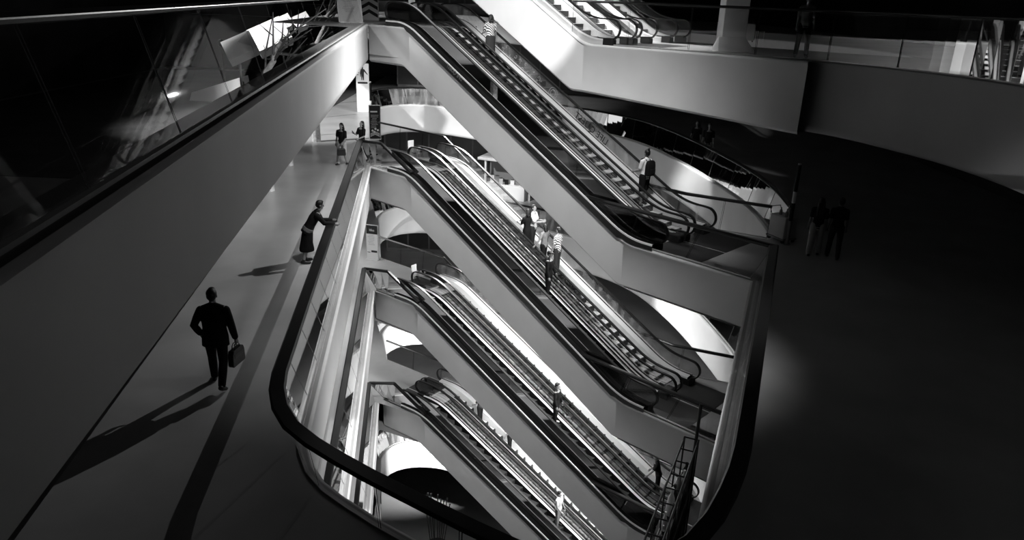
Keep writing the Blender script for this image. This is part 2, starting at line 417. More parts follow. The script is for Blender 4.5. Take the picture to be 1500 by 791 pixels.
# ------------------------------------------------------------------ escalators
WE = 1.32
mat('pale_metal', .6, .4, metal=.1)
def escalator(label, K_, ang, zt, L, h, b0, bright=True, text=None, a_lo=None, a_hi=None, group='escalators crossing the atrium', clad='dark_clad', gl=('glass_tint', 'glass_tint'), wrap=0.0, wide=False, WE=WE):
    root = empty('escalator', (K_.x, K_.y, zt), ang, label, 'escalator', group)
    A0, A1 = -1.2, L + .9
    if a_lo is not None: A0 = a_lo
    if a_hi is not None: A1 = a_hi
    P = lambda a: flight_z(a, L, h)
    xs = [A0 + (A1-A0)*i/70 for i in range(71)]
    hi, lo, rr = .80, .18, .31
    for side in (0, 1):
        g = b0 + (.12 if side == 0 else WE-.12)
        o = -1 if side == 0 else 1
        # glass
        ar = [A0 - .28*math.sin(t*math.pi/2) for t in (1, .8, .6, .4, .2)] + xs + [A1 + .28*math.sin(t*math.pi/2) for t in (.2, .4, .6, .8, 1)]
        top, bot = [], []
        for a in ar:
            e = A0-a if a < A0 else (a-A1 if a > A1 else 0)
            hh = math.sqrt(max(0, 1-(e/.281)**2)) if e > 0 else 1
            m = (hi+lo)/2; p = P(min(max(a, A0), A1))
            top.append(Vector((a, g, p + m + (hi-m)*hh))); bot.append(Vector((a, g, p + m - (m-lo)*hh)))
        MB().strip(bot, top).build('glass_panel', gl[side], root)
        # handrail loop
        path = [Vector((A0+.5, g, P(A0)+.22)), Vector((A0+.2, g, P(A0)+.20))]
        path += [Vector((A0 - rr*math.sin(t), g, P(A0)+.5-.31*math.cos(t))) for t in [math.pi*i/10 for i in range(0, 11)]]
        path += [Vector((a, g, P(a)+.82)) for a in xs[1:-1]]
        path += [Vector((A1 + rr*math.sin(t), g, P(A1)+.5+.31*math.cos(t))) for t in [math.pi*i/10 for i in range(0, 11)]]
        path += [Vector((A1-.2, g, P(A1)+.20)), Vector((A1-.5, g, P(A1)+.22))]
        mb = MB(); rings = []
        for i, p in enumerate(path):
            a = path[max(0, i-1)]; b = path[min(len(path)-1, i+1)]; t = (b-a).normalized(); s = Vector((0,1,0)); w_ = t.cross(s)
            rings.append([p + s*x + w_*y for x, y in [(-.045,-.02), (.045,-.02), (.05,0), (.045,.025), (-.045,.025), (-.05,0)]])
        mb.loft(rings); mb.build('handrail', 'rubber', root, smooth=True)
        # deck strips and skirts: outer cladding, outer deck, inner deck, skirt
        ya, yb = (b0, b0+.26) if side == 0 else (b0+WE-(.38 if wide else .26), b0+WE)
        outer, inner = (ya, yb) if side == 0 else (yb, ya)
        dz = lambda a: P(a) + (.185 if not (bright and side and wide) else .30)
        rows = lambda y, f: [Vector((a, y, f(a))) for a in xs]
        if side == 0 and wrap:
            outer = outer - wrap
            mb = MB(); lowr = lambda a: flight_z(a, L, h, .3) - (.09 if 0 < a < L-.2 else -.004)
            mb.strip(rows(outer, lowr), rows(outer, lambda a: dz(a)-.05)); mb.strip(rows(outer+.06, lowr), rows(outer, lowr)); mb.build('outer_cladding', clad, root)
        else:
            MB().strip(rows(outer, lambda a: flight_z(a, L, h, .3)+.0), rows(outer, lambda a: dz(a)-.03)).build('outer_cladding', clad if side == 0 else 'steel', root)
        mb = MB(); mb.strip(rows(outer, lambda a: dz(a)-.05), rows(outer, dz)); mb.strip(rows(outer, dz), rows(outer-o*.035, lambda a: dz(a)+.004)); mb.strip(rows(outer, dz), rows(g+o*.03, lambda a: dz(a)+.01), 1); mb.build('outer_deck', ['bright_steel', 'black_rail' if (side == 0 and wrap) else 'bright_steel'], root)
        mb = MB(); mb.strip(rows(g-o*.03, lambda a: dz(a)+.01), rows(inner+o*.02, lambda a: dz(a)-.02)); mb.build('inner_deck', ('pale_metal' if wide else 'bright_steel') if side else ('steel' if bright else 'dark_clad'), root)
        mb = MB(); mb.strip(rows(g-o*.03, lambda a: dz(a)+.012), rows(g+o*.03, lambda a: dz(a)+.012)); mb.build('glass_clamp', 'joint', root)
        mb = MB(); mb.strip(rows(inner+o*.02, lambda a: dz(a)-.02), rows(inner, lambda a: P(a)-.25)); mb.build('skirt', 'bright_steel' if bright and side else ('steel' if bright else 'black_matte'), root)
        for e, s_ in ((A0, -1), (A1, 1)):
            zf = 0 if e < 1 else -h
            if (e < 1 and a_lo is not None) or (e > 1 and a_hi is not None): continue
            mb = MB(); x0, x1 = sorted((e - s_*.25, e + s_*.12))
            prof = [(x0, zf), (x1, zf), (x1, zf+.16), (x1-.05 if s_ > 0 else x1, zf+.23), (x0 if s_ > 0 else x0+.05, zf+.23), (x0, zf+.16)]
            mb.loft([[Vector((x, ya-.01, z)) for x, z in prof], [Vector((x, yb+.01, z)) for x, z in prof]])
            mb.build('newel_base', 'black_matte', root, bevel=.02)
    # steps
    y0, y1 = b0+.27, b0+WE-(.39 if wide else .27); ym = (y0+y1)/2
    run = L/h*.2
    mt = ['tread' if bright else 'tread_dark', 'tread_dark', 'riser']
    mb = MB(); D = run
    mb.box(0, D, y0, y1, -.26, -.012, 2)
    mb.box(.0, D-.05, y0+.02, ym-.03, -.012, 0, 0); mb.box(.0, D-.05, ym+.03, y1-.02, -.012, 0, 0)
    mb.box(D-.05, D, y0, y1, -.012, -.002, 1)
    me = None
    i = 0; a = A0 + .45
    while a + D < A1 - .3:
        z = P(a + D/2) - .02
        if me is None:
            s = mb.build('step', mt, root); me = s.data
        else:
            s = bpy.data.objects.new('step', me); COL.objects.link(s); s.parent = root
        s.location = (a, 0, z); a += run
    for a0_, a1_, zf in ((A0-1.0, A0+.45, 0), (A1-.3, A1+1.45, -h)):
        if (zf == 0 and a_lo is not None) or (zf < 0 and a_hi is not None): continue
        MB().box(a0_, a1_, b0+.04, b0+WE+.06, zf-.02, zf+.012).build('landing_plate', 'landing_metal', root)
        MB().box(a0_ if zf < 0 else a1_-.1, a0_+.1 if zf < 0 else a1_, y0, y1, zf-.02, zf+.02).build('comb_plate', 'steel', root)
    # truss underside closing panel under the steps
    MB().strip([Vector((a, b0, P(a)-.35)) for a in xs], [Vector((a, b0+WE, P(a)-.35)) for a in xs]).build('truss_pan', 'black_matte', root)
    return root
ORD = ['uppermost', 'second', 'third', 'lowest']
ESC = {}
for k in range(4):
    ang = math.atan2(DIR[k].y, DIR[k].x)
    for f in (0, 1):
        lab = ('%s flight from the top, near lane with dark steps behind smoked glass' if f == 0 else '%s flight from the top, far lane with lighter steps') % ORD[k] if k in (1, 2) else \
              ('%s long escalator, near lane with black steps behind smoked glass' if f == 0 else '%s long escalator, far lane with lighter steps') % ORD[k]
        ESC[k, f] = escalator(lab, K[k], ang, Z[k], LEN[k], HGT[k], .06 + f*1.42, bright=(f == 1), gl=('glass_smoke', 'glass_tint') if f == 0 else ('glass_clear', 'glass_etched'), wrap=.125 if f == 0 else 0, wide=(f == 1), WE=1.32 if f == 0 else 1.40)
a0 = math.atan2(D0.y, D0.x)
for f in range(3):
    escalator(['short visible flight above the right white band, nearest of three lanes', 'short visible flight above the right white band, middle of three lanes', 'short visible flight above the right white band, farthest of three lanes'][f],
              K0, a0, Z0R+6.4, L0, 6.4, .06+f*1.42 + (1.2 if f == 2 else 0), bright=True, a_lo=4, gl=('glass_clear', 'glass_clear'), clad='steel')
# ------------------------------------------------------------------ people
mat('skin', .22, .5, noise=.05, nscale=8)
mat('skin_dark', .06, .5)
mat('cloth_black', .008, .85, spec=.15, bump=.2)
mat('cloth_dark', .03, .8, spec=.2, bump=.2)
mat('cloth_grey', .16, .8, noise=.2, nscale=10, bump=.2)
mat('cloth_pale', .42, .8, noise=.06, nscale=6, bump=.2)
mat('cloth_white', .75, .8, bump=.15)
mat('hair_dark', .006, .45, spec=.4, bump=.4, bscale=90)
mat('leather', .01, .4)
def print_mat():
    m = mat('cloth_print', .5, .8); nt = m.node_tree; b = nt.nodes['Principled BSDF']
    tc = nt.nodes.new('ShaderNodeTexCoord'); w_ = nt.nodes.new('ShaderNodeTexWave'); w_.inputs['Scale'].default_value = 7; w_.bands_direction = 'DIAGONAL'; w_.inputs['Distortion'].default_value = 1.5
    r = nt.nodes.new('ShaderNodeMapRange'); r.inputs['From Min'].default_value = .35; r.inputs['From Max'].default_value = .6; r.inputs['To Min'].default_value = .03; r.inputs['To Max'].default_value = .7
    nt.links.new(tc.outputs['Object'], w_.inputs['Vector']); nt.links.new(w_.outputs['Fac'], r.inputs['Value']); nt.links.new(r.outputs[0], b.inputs['Base Color'])
print_mat()

def ell(mb, c, rx, ry, rz, T=None, n=16, m=10):
    rings = []
    for i in range(m+1):
        t = math.pi*(.02 + .96*i/m); z = -math.cos(t)*rz; s = math.sin(t)
        ring = [Vector((rx*s*math.cos(2*math.pi*j/n), ry*s*math.sin(2*math.pi*j/n), z)) for j in range(n)]
        rings.append([(T @ p if T is not None else p) + Vector(c) for p in ring])
    mb.loft(rings)
def chain(mb, pts, n=12, fx=1.0, fwd=None):
    """tapered limb through (point, radius); round ends; fx flattens across the direction fwd"""
    P = [Vector(p) for p, r in pts]; Rr = [r for p, r in pts]
    seq = []
    t0 = (P[1]-P[0]).normalized(); t1 = (P[-1]-P[-2]).normalized()
    for q in (.98, .8, .45): seq.append((P[0]-t0*Rr[0]*q, Rr[0]*math.sqrt(1-q*q), t0))
    for i in range(len(P)):
        t = ((P[min(i+1, len(P)-1)]-P[i]).normalized() + (P[i]-P[max(i-1, 0)]).normalized())
        t = t.normalized() if t.length > 1e-6 else t0
        seq.append((P[i], Rr[i], t))
    for q in (.45, .8, .98): seq.append((P[-1]+t1*Rr[-1]*q, Rr[-1]*math.sqrt(1-q*q), t1))
    ref = Vector(fwd) if fwd is not None else Vector((.13, .97, .2))
    rings = []
    for p, r, t in seq:
        a = (ref - t*ref.dot(t)); a = a.normalized() if a.length > 1e-3 else Vector((1,0,0)).cross(t).normalized()
        b = t.cross(a)
        rings.append([p + a*(r*fx*math.cos(2*math.pi*j/n)) + b*(r*math.sin(2*math.pi*j/n)) for j in range(n)])
    mb.loft(rings)
def fuse(mb, name, m, parent, voxel=.008, smooth=4):
    """one continuous surface out of overlapping closed volumes"""
    me = bpy.data.meshes.new('tmp'); me.from_pydata(mb.v, [], mb.f)
    bm = bmesh.new(); bm.from_mesh(me); bmesh.ops.recalc_face_normals(bm, faces=bm.faces); bm.to_mesh(me); bm.free()
    o = bpy.data.objects.new('tmp', me); COL.objects.link(o)
    r = o.modifiers.new('r', 'REMESH'); r.mode = 'VOXEL'; r.voxel_size = voxel
    if smooth: s = o.modifiers.new('s', 'SMOOTH'); s.factor = .5; s.iterations = smooth
    dg = bpy.context.evaluated_depsgraph_get(); dg.update()
    nm = bpy.data.meshes.new_from_object(o.evaluated_get(dg)); nm.name = name
    bpy.data.objects.remove(o); bpy.data.meshes.remove(me)
    nm.materials.clear(); nm.materials.append(M[m]); nm.polygons.foreach_set('use_smooth', [True]*len(nm.polygons))
    q = bpy.data.objects.new(name, nm); COL.objects.link(q)
    if parent: q.parent = parent
    return q

def person(label, loc, heading, height=1.7, lean=0, legs=((4, 3, 3), (-4, 3, 3)), arms=((5, 8, 12, 0), (5, 8, 12, 0)), head=(0, 0),
           top=('cloth_black', 'short'), bottom=('trousers', 'cloth_dark'), shoe='leather', hair='short', build=1.0, skin='skin', voxel=.008, hips=(0, 0), group=None, belt=None, hatch=None):
    """legs: (hip flexion, abduction, knee bend) right then left; arms: (shoulder flexion, abduction, elbow bend, inward); degrees"""
    root = empty('person', loc, heading, label, 'person', group); sc = height/1.75; root.scale = (sc, sc, sc)
    RX = Matrix.Rotation(R(-lean), 3, 'X')                # lean forward (+y)
    hipc = Vector((0, 0, .92))
    tz = lambda x, y, z: hipc + RX @ Vector((x, y, z-.92))
    J = {}
    for s, (f, ab, kn) in zip((1, -1), legs):
        h = hipc + Vector((s*.095, 0, -.01))
        d1 = Vector((s*math.sin(R(ab)), math.sin(R(f))*math.cos(R(ab)), -math.cos(R(f))*math.cos(R(ab))))
        k_ = h + d1*.43; g = f-kn
        d2 = Vector((s*math.sin(R(ab))*.6, math.sin(R(g)), -math.cos(R(g)))).normalized()
        an = k_ + d2*.41
        ft = Vector((s*.12, math.cos(R(max(-60, min(0, g+12)))), math.sin(R(max(-60, min(0, g+12)))))).normalized()
        J[s] = dict(h=h, k=k_, a=an, ft=ft)
    dz = -min(min(J[s]['a'].z - .085, (J[s]['a'] + J[s]['ft']*.17).z - .035) for s in (1, -1))
    up = Vector((0, 0, dz))
    for s in (1, -1):
        for q in 'hka': J[s][q] = J[s][q] + up
    hipc = hipc + up
    for s, (f, ab, el, inn) in zip((1, -1), arms):
        sh = tz(s*.178*build, 0, 1.395)
        d1 = Vector((s*math.sin(R(ab)), math.sin(R(f))*math.cos(R(ab)), -math.cos(R(f))*math.cos(R(ab))))
        e = sh + d1*.285
        g = f+el
        d2 = Vector((s*math.sin(R(ab))*.7 - s*math.sin(R(inn)), math.sin(R(g))*math.cos(R(inn)), -math.cos(R(g))*math.cos(R(inn)))).normalized()
        w_ = e + d2*.25
        J[s].update(s=sh, e=e, w=w_, d=d2)
    B = build
    # body
    mb = MB()
    tor = [(.84, .155, .105), (.92, .165, .115), (1.0, .150, .105), (1.10, .130*B, .095), (1.22, .150*B, .108), (1.33, .165*B, .112), (1.41, .150*B, .09), (1.455, .085, .065), (1.49, .056, .056), (1.56, .054, .054)]
    tor2 = lambda g, za, zb: [[tz((rx+g)*math.cos(2*math.pi*j/16), (ry+g)*math.sin(2*math.pi*j/16) + (.012 if z > 1.2 else 0), z) for j in range(16)] for z, rx, ry in tor if za <= z <= zb]
    mb.loft(tor2(0, 0, 2))
    chain(mb, [(tz(-.15*B, 0, 1.41), .058), (tz(.15*B, 0, 1.41), .058)])
    for s in (1, -1):
        q = J[s]
        chain(mb, [(q['h'], .088), (q['h'].lerp(q['k'], .5), .07), (q['k'], .053), (q['k'].lerp(q['a'], .35), .055), (q['a'], .036)])
        chain(mb, [(q['a'] + Vector((0, -.03, -.035)), .038), (q['a'] + q['ft']*.08 + Vector((0, 0, -.045)), .036), (q['a'] + q['ft']*.17 + Vector((0, 0, -.055)), .028)])
        chain(mb, [(q['s'], .054), (q['s'].lerp(q['e'], .5), .046), (q['e'], .038), (q['e'].lerp(q['w'], .4), .039), (q['w'], .027)])
        # hand: palm, four unequal curled fingers, thumb from the side of the palm
        d = q['d']; side = d.cross(Vector((s, 0, 0)))                     # roughly forward
        side = (side if side.length > .2 else Vector((0, 1, 0))).normalized()
        if side.y < 0: side = -side
        pn = d.cross(side).normalized()*(-s if True else s)               # out of the palm
        if pn.x*s > 0: pn = -pn
        pc = q['w'] + d*.05
        chain(mb, [(q['w'] + d*.01, .026), (pc, .034), (q['w'] + d*.085, .036)], fx=1.15, fwd=side)
        for i, ln in enumerate((.062, .074, .068, .050)):
            o_ = side*(.031 - i*.0205)
            b0 = q['w'] + d*.085 + o_
            m1 = b0 + d*ln*.5 + pn*ln*.18; m2 = m1 + d*ln*.35 + pn*ln*.4; m3 = m2 + d*ln*.1 + pn*ln*.4
            chain(mb, [(b0, .0095), (m1, .009), (m2, .0085), (m3, .0075)], n=8)
        t0 = q['w'] + d*.03 + side*.028
        chain(mb, [(t0, .013), (t0 + d*.03 + side*.02 + pn*.012, .011), (t0 + d*.058 + side*.022 + pn*.025, .009)], n=8)
        J[s]['hand'] = q['w'] + d*.10 + pn*.03; J[s]['side'] = side
    # head
    hp = tz(0, .0, 1.55); yaw, pit = head
    HT = Matrix.Rotation(R(yaw), 3, 'Z') @ Matrix.Rotation(R(-pit - lean*.35), 3, 'X')
    hd = lambda x, y, z: hp + HT @ Vector((x, y, z))
    def hell(c, rx, ry, rz): ell(mb, hd(*c), rx, ry, rz, HT)
    hell((0, .0, .115), .077, .094, .098); hell((0, .026, .055), .058, .068, .075); hell((0, .055, .008), .034, .034, .026)   # skull, face, chin
    hell((0, .112, .066), .012, .017, .014); hell((0, .1, .085), .009, .013, .028)          # nose
    hell((0, .083, .108), .05, .016, .010)                                                  # brow
    hell((0, .092, .036), .024, .010, .0065)                                                # lips
    for s in (1, -1): hell((s*.079, -.004, .082), .011, .021, .031)                         # ears
    fuse(mb, 'body', skin, root, voxel, 3)
    for s in (1, -1):
        e = MB(); ell(e, hd(s*.03, .083, .09), .011, .009, .008, HT, 10, 6); e.build('eye', 'ink', root, smooth=True)
    # clothes
    tm, sl = top
    mb = MB(); mb.loft(tor2(.016, .84 if sl != 'jacket' else .84, 1.44))
    if sl in ('jacket', 'loose'):
        mb.loft([[tz((rx)*math.cos(2*math.pi*j/16), ry*math.sin(2*math.pi*j/16), z) for j in range(16)] for z, rx, ry in ((.76 if sl == 'jacket' else .80, .20*B, .15), (.92, .195*B, .145), (1.08, .172*B, .13), (1.25, .185*B, .138), (1.4, .165*B, .11))])
    chain(mb, [(tz(-.15*B, 0, 1.40), .064), (tz(.15*B, 0, 1.40), .064)])
    for s in (1, -1): chain(mb, [(tz(s*.03, -.01, 1.465), .06), (tz(s*.15*B, -.005, 1.415), .05)])
    chain(mb, [(tz(0, -.005, 1.42), .085), (tz(0, 0, 1.47), .07)])
    for s in (1, -1):
        q = J[s]
        if sl in ('long', 'jacket', 'loose'):
            g = .016 if sl == 'long' else .024
            chain(mb, [(q['s'] - Vector((0, 0, .012)), .05+g), (q['s'].lerp(q['e'], .5), .048+g), (q['e'], .042+g), (q['e'].lerp(q['w'], .5), .038+g), (q['e'].lerp(q['w'], .93), .030+g)])
        elif sl == 'short':
            chain(mb, [(q['s'], .072), (q['s'].lerp(q['e'], .45), .065), (q['s'].lerp(q['e'], .72), .062)])
    fuse(mb, {'jacket': 'jacket', 'loose': 'hooded_top'}.get(sl, 'shirt'), tm, root, voxel*1.25, 4)
    kind, bmn = bottom
    if kind in ('trousers', 'wide', 'shorts'):
        mb = MB(); mb.loft([[hipc + (RX if z > .92 else Matrix.Identity(3)) @ Vector((rx*math.cos(2*math.pi*j/16), ry*math.sin(2*math.pi*j/16), z-.92)) for j in range(16)] for z, rx, ry in ((.80, .15, .11), (.9, .178, .13), (.98, .168, .122), (1.03, .155, .112))])
        g = {'trousers': .017, 'wide': .035, 'shorts': .03}[kind]
        for s in (1, -1):
            q = J[s]
            if kind == 'shorts': chain(mb, [(q['h'], .09+g), (q['h'].lerp(q['k'], .5), .072+g), (q['k'].lerp(q['h'], .1), .06+g)])
            else: chain(mb, [(q['h'], .092+g), (q['h'].lerp(q['k'], .5), .074+g), (q['k'], .057+g), (q['k'].lerp(q['a'], .4), .056+g), (q['k'].lerp(q['a'], .97), .046+g)])
        fuse(mb, 'shorts' if kind == 'shorts' else 'trousers', bmn, root, voxel*1.25, 4)
    else:
        hem = {'long_skirt': .10, 'midi_skirt': .33, 'dress': .38}[kind]
        sp = max(abs(J[1]['a'].y-J[-1]['a'].y)*.5, 0)
        rows = []
        for z, rx, ry in ((1.04, .15, .11), (.93, .185, .14), (.75, .19, .15), (.55, .20, .165), (hem+.05, .215, .185 + sp*.5), (hem, .21, .18 + sp*.5)):
            yo = 0 if z > .9 else (J[1]['k'].y+J[-1]['k'].y)*.5*min(1, (.95-z)/.45)
            ring = []
            for j in range(24):
                t = 2*math.pi*j/24; f = 1 + (.04*math.cos(6*t) if z < .7 else 0)
                p = Vector((rx*f*math.cos(t), ry*f*math.sin(t) + yo, z-.92))
                ring.append(hipc + (RX @ p if z > .92 else p))
            rows.append(ring)
        mb = MB(); mb.loft(rows); fuse(mb, 'skirt', bmn, root, voxel*1.25, 3)
    if belt:
        mb = MB(); rows = []
        for z in (.86, .97): rows.append([hipc + RX @ Vector((.197*math.cos(2*math.pi*j/20), .150*math.sin(2*math.pi*j/20), z-.92)) for j in range(20)])
        mb.loft(rows); fuse(mb, 'shirt_hem', belt, root, .012, 2)
    for s in (1, -1):
        q = J[s]; mb = MB(); ft = q['ft']
        dn = ft.cross(Vector((1, 0, 0))).normalized(); dn = dn if dn.z < 0 else -dn
        chain(mb, [(q['a'] - ft*.045 + dn*.038, .045), (q['a'] + ft*.06 + dn*.046, .045), (q['a'] + ft*.16 + dn*.052, .037)])
        chain(mb, [(q['a'] + Vector((0, 0, .01)), .047), (q['a'] + dn*.04, .048)])
        fuse(mb, 'shoe', shoe, root, .011, 2)
    mb = MB()
    ell(mb, hd(0, -.014, .132), .088, .098, .092, HT)
    if hair == 'short': ell(mb, hd(0, -.03, .09), .082, .083, .085, HT); ell(mb, hd(0, .03, .19), .06, .055, .035, HT)
    if hair in ('long', 'bob'):
        ell(mb, hd(0, -.035, .08), .09, .085, .1, HT)
        lo = -.30 if hair == 'long' else -.06
        for x in (-.055, 0, .055): chain(mb, [(hd(x, -.04, .1), .05), (hd(x*1.15, -.075, -.04), .05), (hd(x*1.2, -.085, lo), .035)])
    if hair == 'bun': ell(mb, hd(0, -.03, .09), .084, .084, .085, HT); ell(mb, hd(0, -.07, .235), .042, .042, .042, HT)
    if hair == 'cap': ell(mb, hd(0, -.02, .1), .084, .09, .08, HT); chain(mb, [(hd(-.05, .09, .15), .02), (hd(.05, .09, .15), .02)]); chain(mb, [(hd(0, .05, .15), .05), (hd(0, .13, .135), .03)])
    # clear the face
    fuse(mb, 'hair', 'hair_dark', root, .009, 2)
    root['_j'] = 0; del root['_j']
    W_ = Matrix.Translation(Vector(loc)) @ Matrix.Rotation(heading, 4, 'Z') @ Matrix.Scale(sc, 4)
    return dict(root=root, J=J, hd=hd, tz=tz, W=W_, RX=RX, hipc=hipc)

def pix(x, y, z):
    z -= HC; c, n = math.cos(PITCH), math.sin(PITCH); d = y*c-z*n; q = y*n+z*c
    X, Y = F_PX*x/d, -F_PX*q/d; c, n = math.cos(ROLL), math.sin(ROLL)
    return 750+c*X-n*Y, 395.5+n*X+c*Y
def on_step(k, f, u, off=0.0):
    """standing place in the middle of a lane whose image is nearest to column u"""
    best = None
    for i in range(0, 1250):
        a = -1 + i*.01; b = .06 + f*1.42 + .66 + off
        run = LEN[k]/HGT[k]*.2; ai = -.75 + run*(math.floor((a+.75)/run)+.5)
        z = flight_z(ai, LEN[k], HGT[k]) - .018
        q = K[k] + DIR[k]*ai + nrm(DIR[k])*b; p = Vector((q.x, q.y, Z[k]+z))
        e = abs(pix(*p)[0]-u)
        if best is None or e < best[0]: best = (e, p)
    return best[1]
def held(P, s, off=(0, 0, 0)):
    return P['W'] @ (P['J'][s]['hand'] + Vector(off))
def face(k, up=True): return math.atan2(DIR[k].y, DIR[k].x) + (math.pi/2 if up else -math.pi/2)   # heading so that +y looks up / down the flight

# 1 the man with the briefcase, walking away
p0 = at(323, 563, 0)
P = person('person in a dark suit walking away with a briefcase on the left walkway', p0, R(6), 1.80, lean=4, legs=((-16, 4, 24), (13, 3, 4)), arms=((-4, 14, 10, 0), (-24, 20, 58, 24)), top=('cloth_black', 'jacket'), bottom=('trousers', 'cloth_black'), hair='short', build=1.14, voxel=.007)
h = held(P, 1)
def briefcase(h, rz):
    r = empty('briefcase', (h.x, h.y, h.z-.40), rz, 'soft black briefcase hanging from the hand of the walking person in the suit', 'briefcase')
    mb = MB(); mb.loft([[Vector((x, y*w_, z)) for x, y, w_ in ((-.055, -.2, k_), (.055, -.2, k_), (.055, .2, k_), (-.055, .2, k_))] for z, k_ in ((0, .92), (.04, 1), (.22, .95), (.30, .8))])
    mb.build('case', 'leather', r, bevel=.015)
    MB().box(-.062, .062, -.15, .15, .16, .24).build('flap', 'leather', r, bevel=.01)
    for x in (-.025, .025):
        MB().tube([Vector((x, -.08, .29)), Vector((x, -.07, .36)), Vector((x, -.03, .395)), Vector((x, .03, .395)), Vector((x, .07, .36)), Vector((x, .08, .29))], .008).build('handle', 'leather', r, smooth=True)
briefcase(h, R(-10))
# 2 leaning on the rail
rp = at(456, 384, 0)
P = person('person in black hooded top and long skirt leaning on the curved handrail', at(454, 384, 0), R(-72), 1.70, lean=30, legs=((-10, 3, 2), (-6, 3, 2)), arms=((38, 4, 42, 6), (30, 4, 58, 10)), head=(6, 0),
           top=('cloth_black', 'loose'), bottom=('midi_skirt', 'cloth_black'), belt='cloth_grey', hair='short', voxel=.008)
# 3, 4 two women by the corner
P = person('person with long hair and pale trousers carrying a shoulder bag on the walkway', at(502, 241, 0), R(160), 1.66, legs=((10, 3, 4), (-8, 3, 10)), arms=((-10, 18, 8, 0), (12, 10, 40, 10)), top=('cloth_black', 'short'), bottom=('wide', 'cloth_pale'), hair='long', voxel=.010)
h = held(P, -1)
def handbag(h, rz, label, w_=.34, hh=.28, drop=.42):
    r = empty('handbag', (h.x, h.y, h.z-drop), rz, label, 'bag')
    MB().loft([[Vector((x*w_/2*k_, y*.07, z)) for x, y in ((-1,-1), (1,-1), (1,1), (-1,1))] for z, k_ in ((0, .9), (.05, 1), (hh*.8, .95), (hh, .8))]).build('bag_body', 'leather', r, bevel=.012)
    for y in (-.04, .04): MB().tube([Vector((-.09, y, hh*.95)), Vector((-.07, y, hh+.1)), Vector((0, y, hh+.15)), Vector((.07, y, hh+.1)), Vector((.09, y, hh*.95))], .008).build('handle', 'leather', r, smooth=True)
handbag(h, R(20), 'dark handbag at the side of the person in pale trousers')
P = person('person with long dark hair holding up a phone behind the handrail corner', at(531, 236, 0), R(140), 1.64, legs=((10, 3, 6), (-10, 3, 14)), arms=((25, 6, 95, 20), (10, 8, 60, 25)), head=(0, -14), top=('cloth_black', 'short'), bottom=('trousers', 'cloth_dark'), hair='long', voxel=.010)
h = held(P, 1)
tag(MB().box(-.037, .037, -.006, .006, -.07, .07).build('mobile_phone', 'black_rail', loc=h, bevel=.004), 'dark phone held up by the person behind the handrail corner', 'phone').rotation_euler = (R(-25), 0, R(140))
# 5, 6 uppermost flight
person('person with patterned top and long dark skirt high on the uppermost escalator', on_step(0, 1, 717), face(0) + R(-25), 1.64, arms=((6, 8, 12, 0), (15, 8, 60, 5)), top=('cloth_print', 'short'), bottom=('long_skirt', 'cloth_dark'), hair='bob', voxel=.010, group=None)
P = person('person in white shirt and dark shorts with a backpack low on the uppermost escalator', on_step(0, 1, 939), face(0) + R(-6), 1.76, legs=((3, 4, 3), (-3, 4, 3)), arms=((6, 12, 30, 5), (12, 8, 60, 12)), head=(-10, 0), top=('cloth_white', 'short'), bottom=('shorts', 'cloth_black'), hair='bun', voxel=.009)
def backpack(P, label):
    W_ = P['W']; rz = P['root'].rotation_euler.z
    o = W_ @ P['tz'](0, -.19, .98)
    r = empty('backpack', o, rz, label, 'backpack')
    mb = MB(); mb.loft([[Vector((x*.155*k_, y*.085*k2, z)) for x, y in ((-1,-.8), (-.7,-1), (.7,-1), (1,-.8), (1,.9), (-1,.9))] for z, k_, k2 in ((0, .9, .9), (.05, 1, 1.1), (.3, 1, 1), (.42, .9, .85), (.47, .6, .6))])
    mb.build('bag_body', 'cloth_black', r, smooth=True)
    MB().box(-.11, .11, -.13, -.08, .05, .22).build('front_pocket', 'cloth_black', r, bevel=.02)
    for s in (-.09, .09): MB().tube([Vector((s, .08, .05)), Vector((s*1.3, .2, .15)), Vector((s*1.25, .335, .33)), Vector((s*1.1, .32, .47)), Vector((s, .19, .525)), Vector((s*.9, .09, .45))], .014).build('strap', 'cloth_black', r, smooth=True)
backpack(P, 'black backpack worn by the person low on the uppermost escalator')
# 7.. second flight
person('person in white shirt facing another on the second escalator', on_step(1, 1, 781, .12), face(1, False) + R(20), 1.76, arms=((30, 8, 70, 20), (20, 8, 80, 20)), head=(0, -14), top=('cloth_white', 'short'), bottom=('trousers', 'cloth_dark'), voxel=.010)
person('person in dark dress standing close to the white-shirted one on the second escalator', on_step(1, 1, 775, -.22), face(1) + R(-5), 1.66, arms=((25, 6, 70, 20), (25, 6, 70, 20)), top=('cloth_black', 'short'), bottom=('dress', 'cloth_black'), hair='bob', voxel=.010)
person('person in striped shirt on the right of the second escalator', on_step(1, 1, 819, .2), face(1) + R(5), 1.74, arms=((4, 9, 14, 0), (4, 9, 14, 0)), top=('cloth_print', 'short'), bottom=('trousers', 'cloth_dark'), hair='short', voxel=.010)
P = person('person in grey top with arms spread behind the striped-shirted one', on_step(1, 1, 800, -.12), face(1) + R(8), 1.64, arms=((8, 40, 20, 0), (4, 38, 25, 0)), top=('cloth_grey', 'short'), bottom=('trousers', 'cloth_black'), hair='bob', voxel=.010)
person('person all in black on the near lane of the second escalator', on_step(1, 0, 802, .25), face(1, False) + R(15), 1.74, arms=((6, 10, 14, 0), (6, 10, 20, 0)), top=('cloth_black', 'long'), bottom=('trousers', 'cloth_black'), hair='cap', voxel=.010)
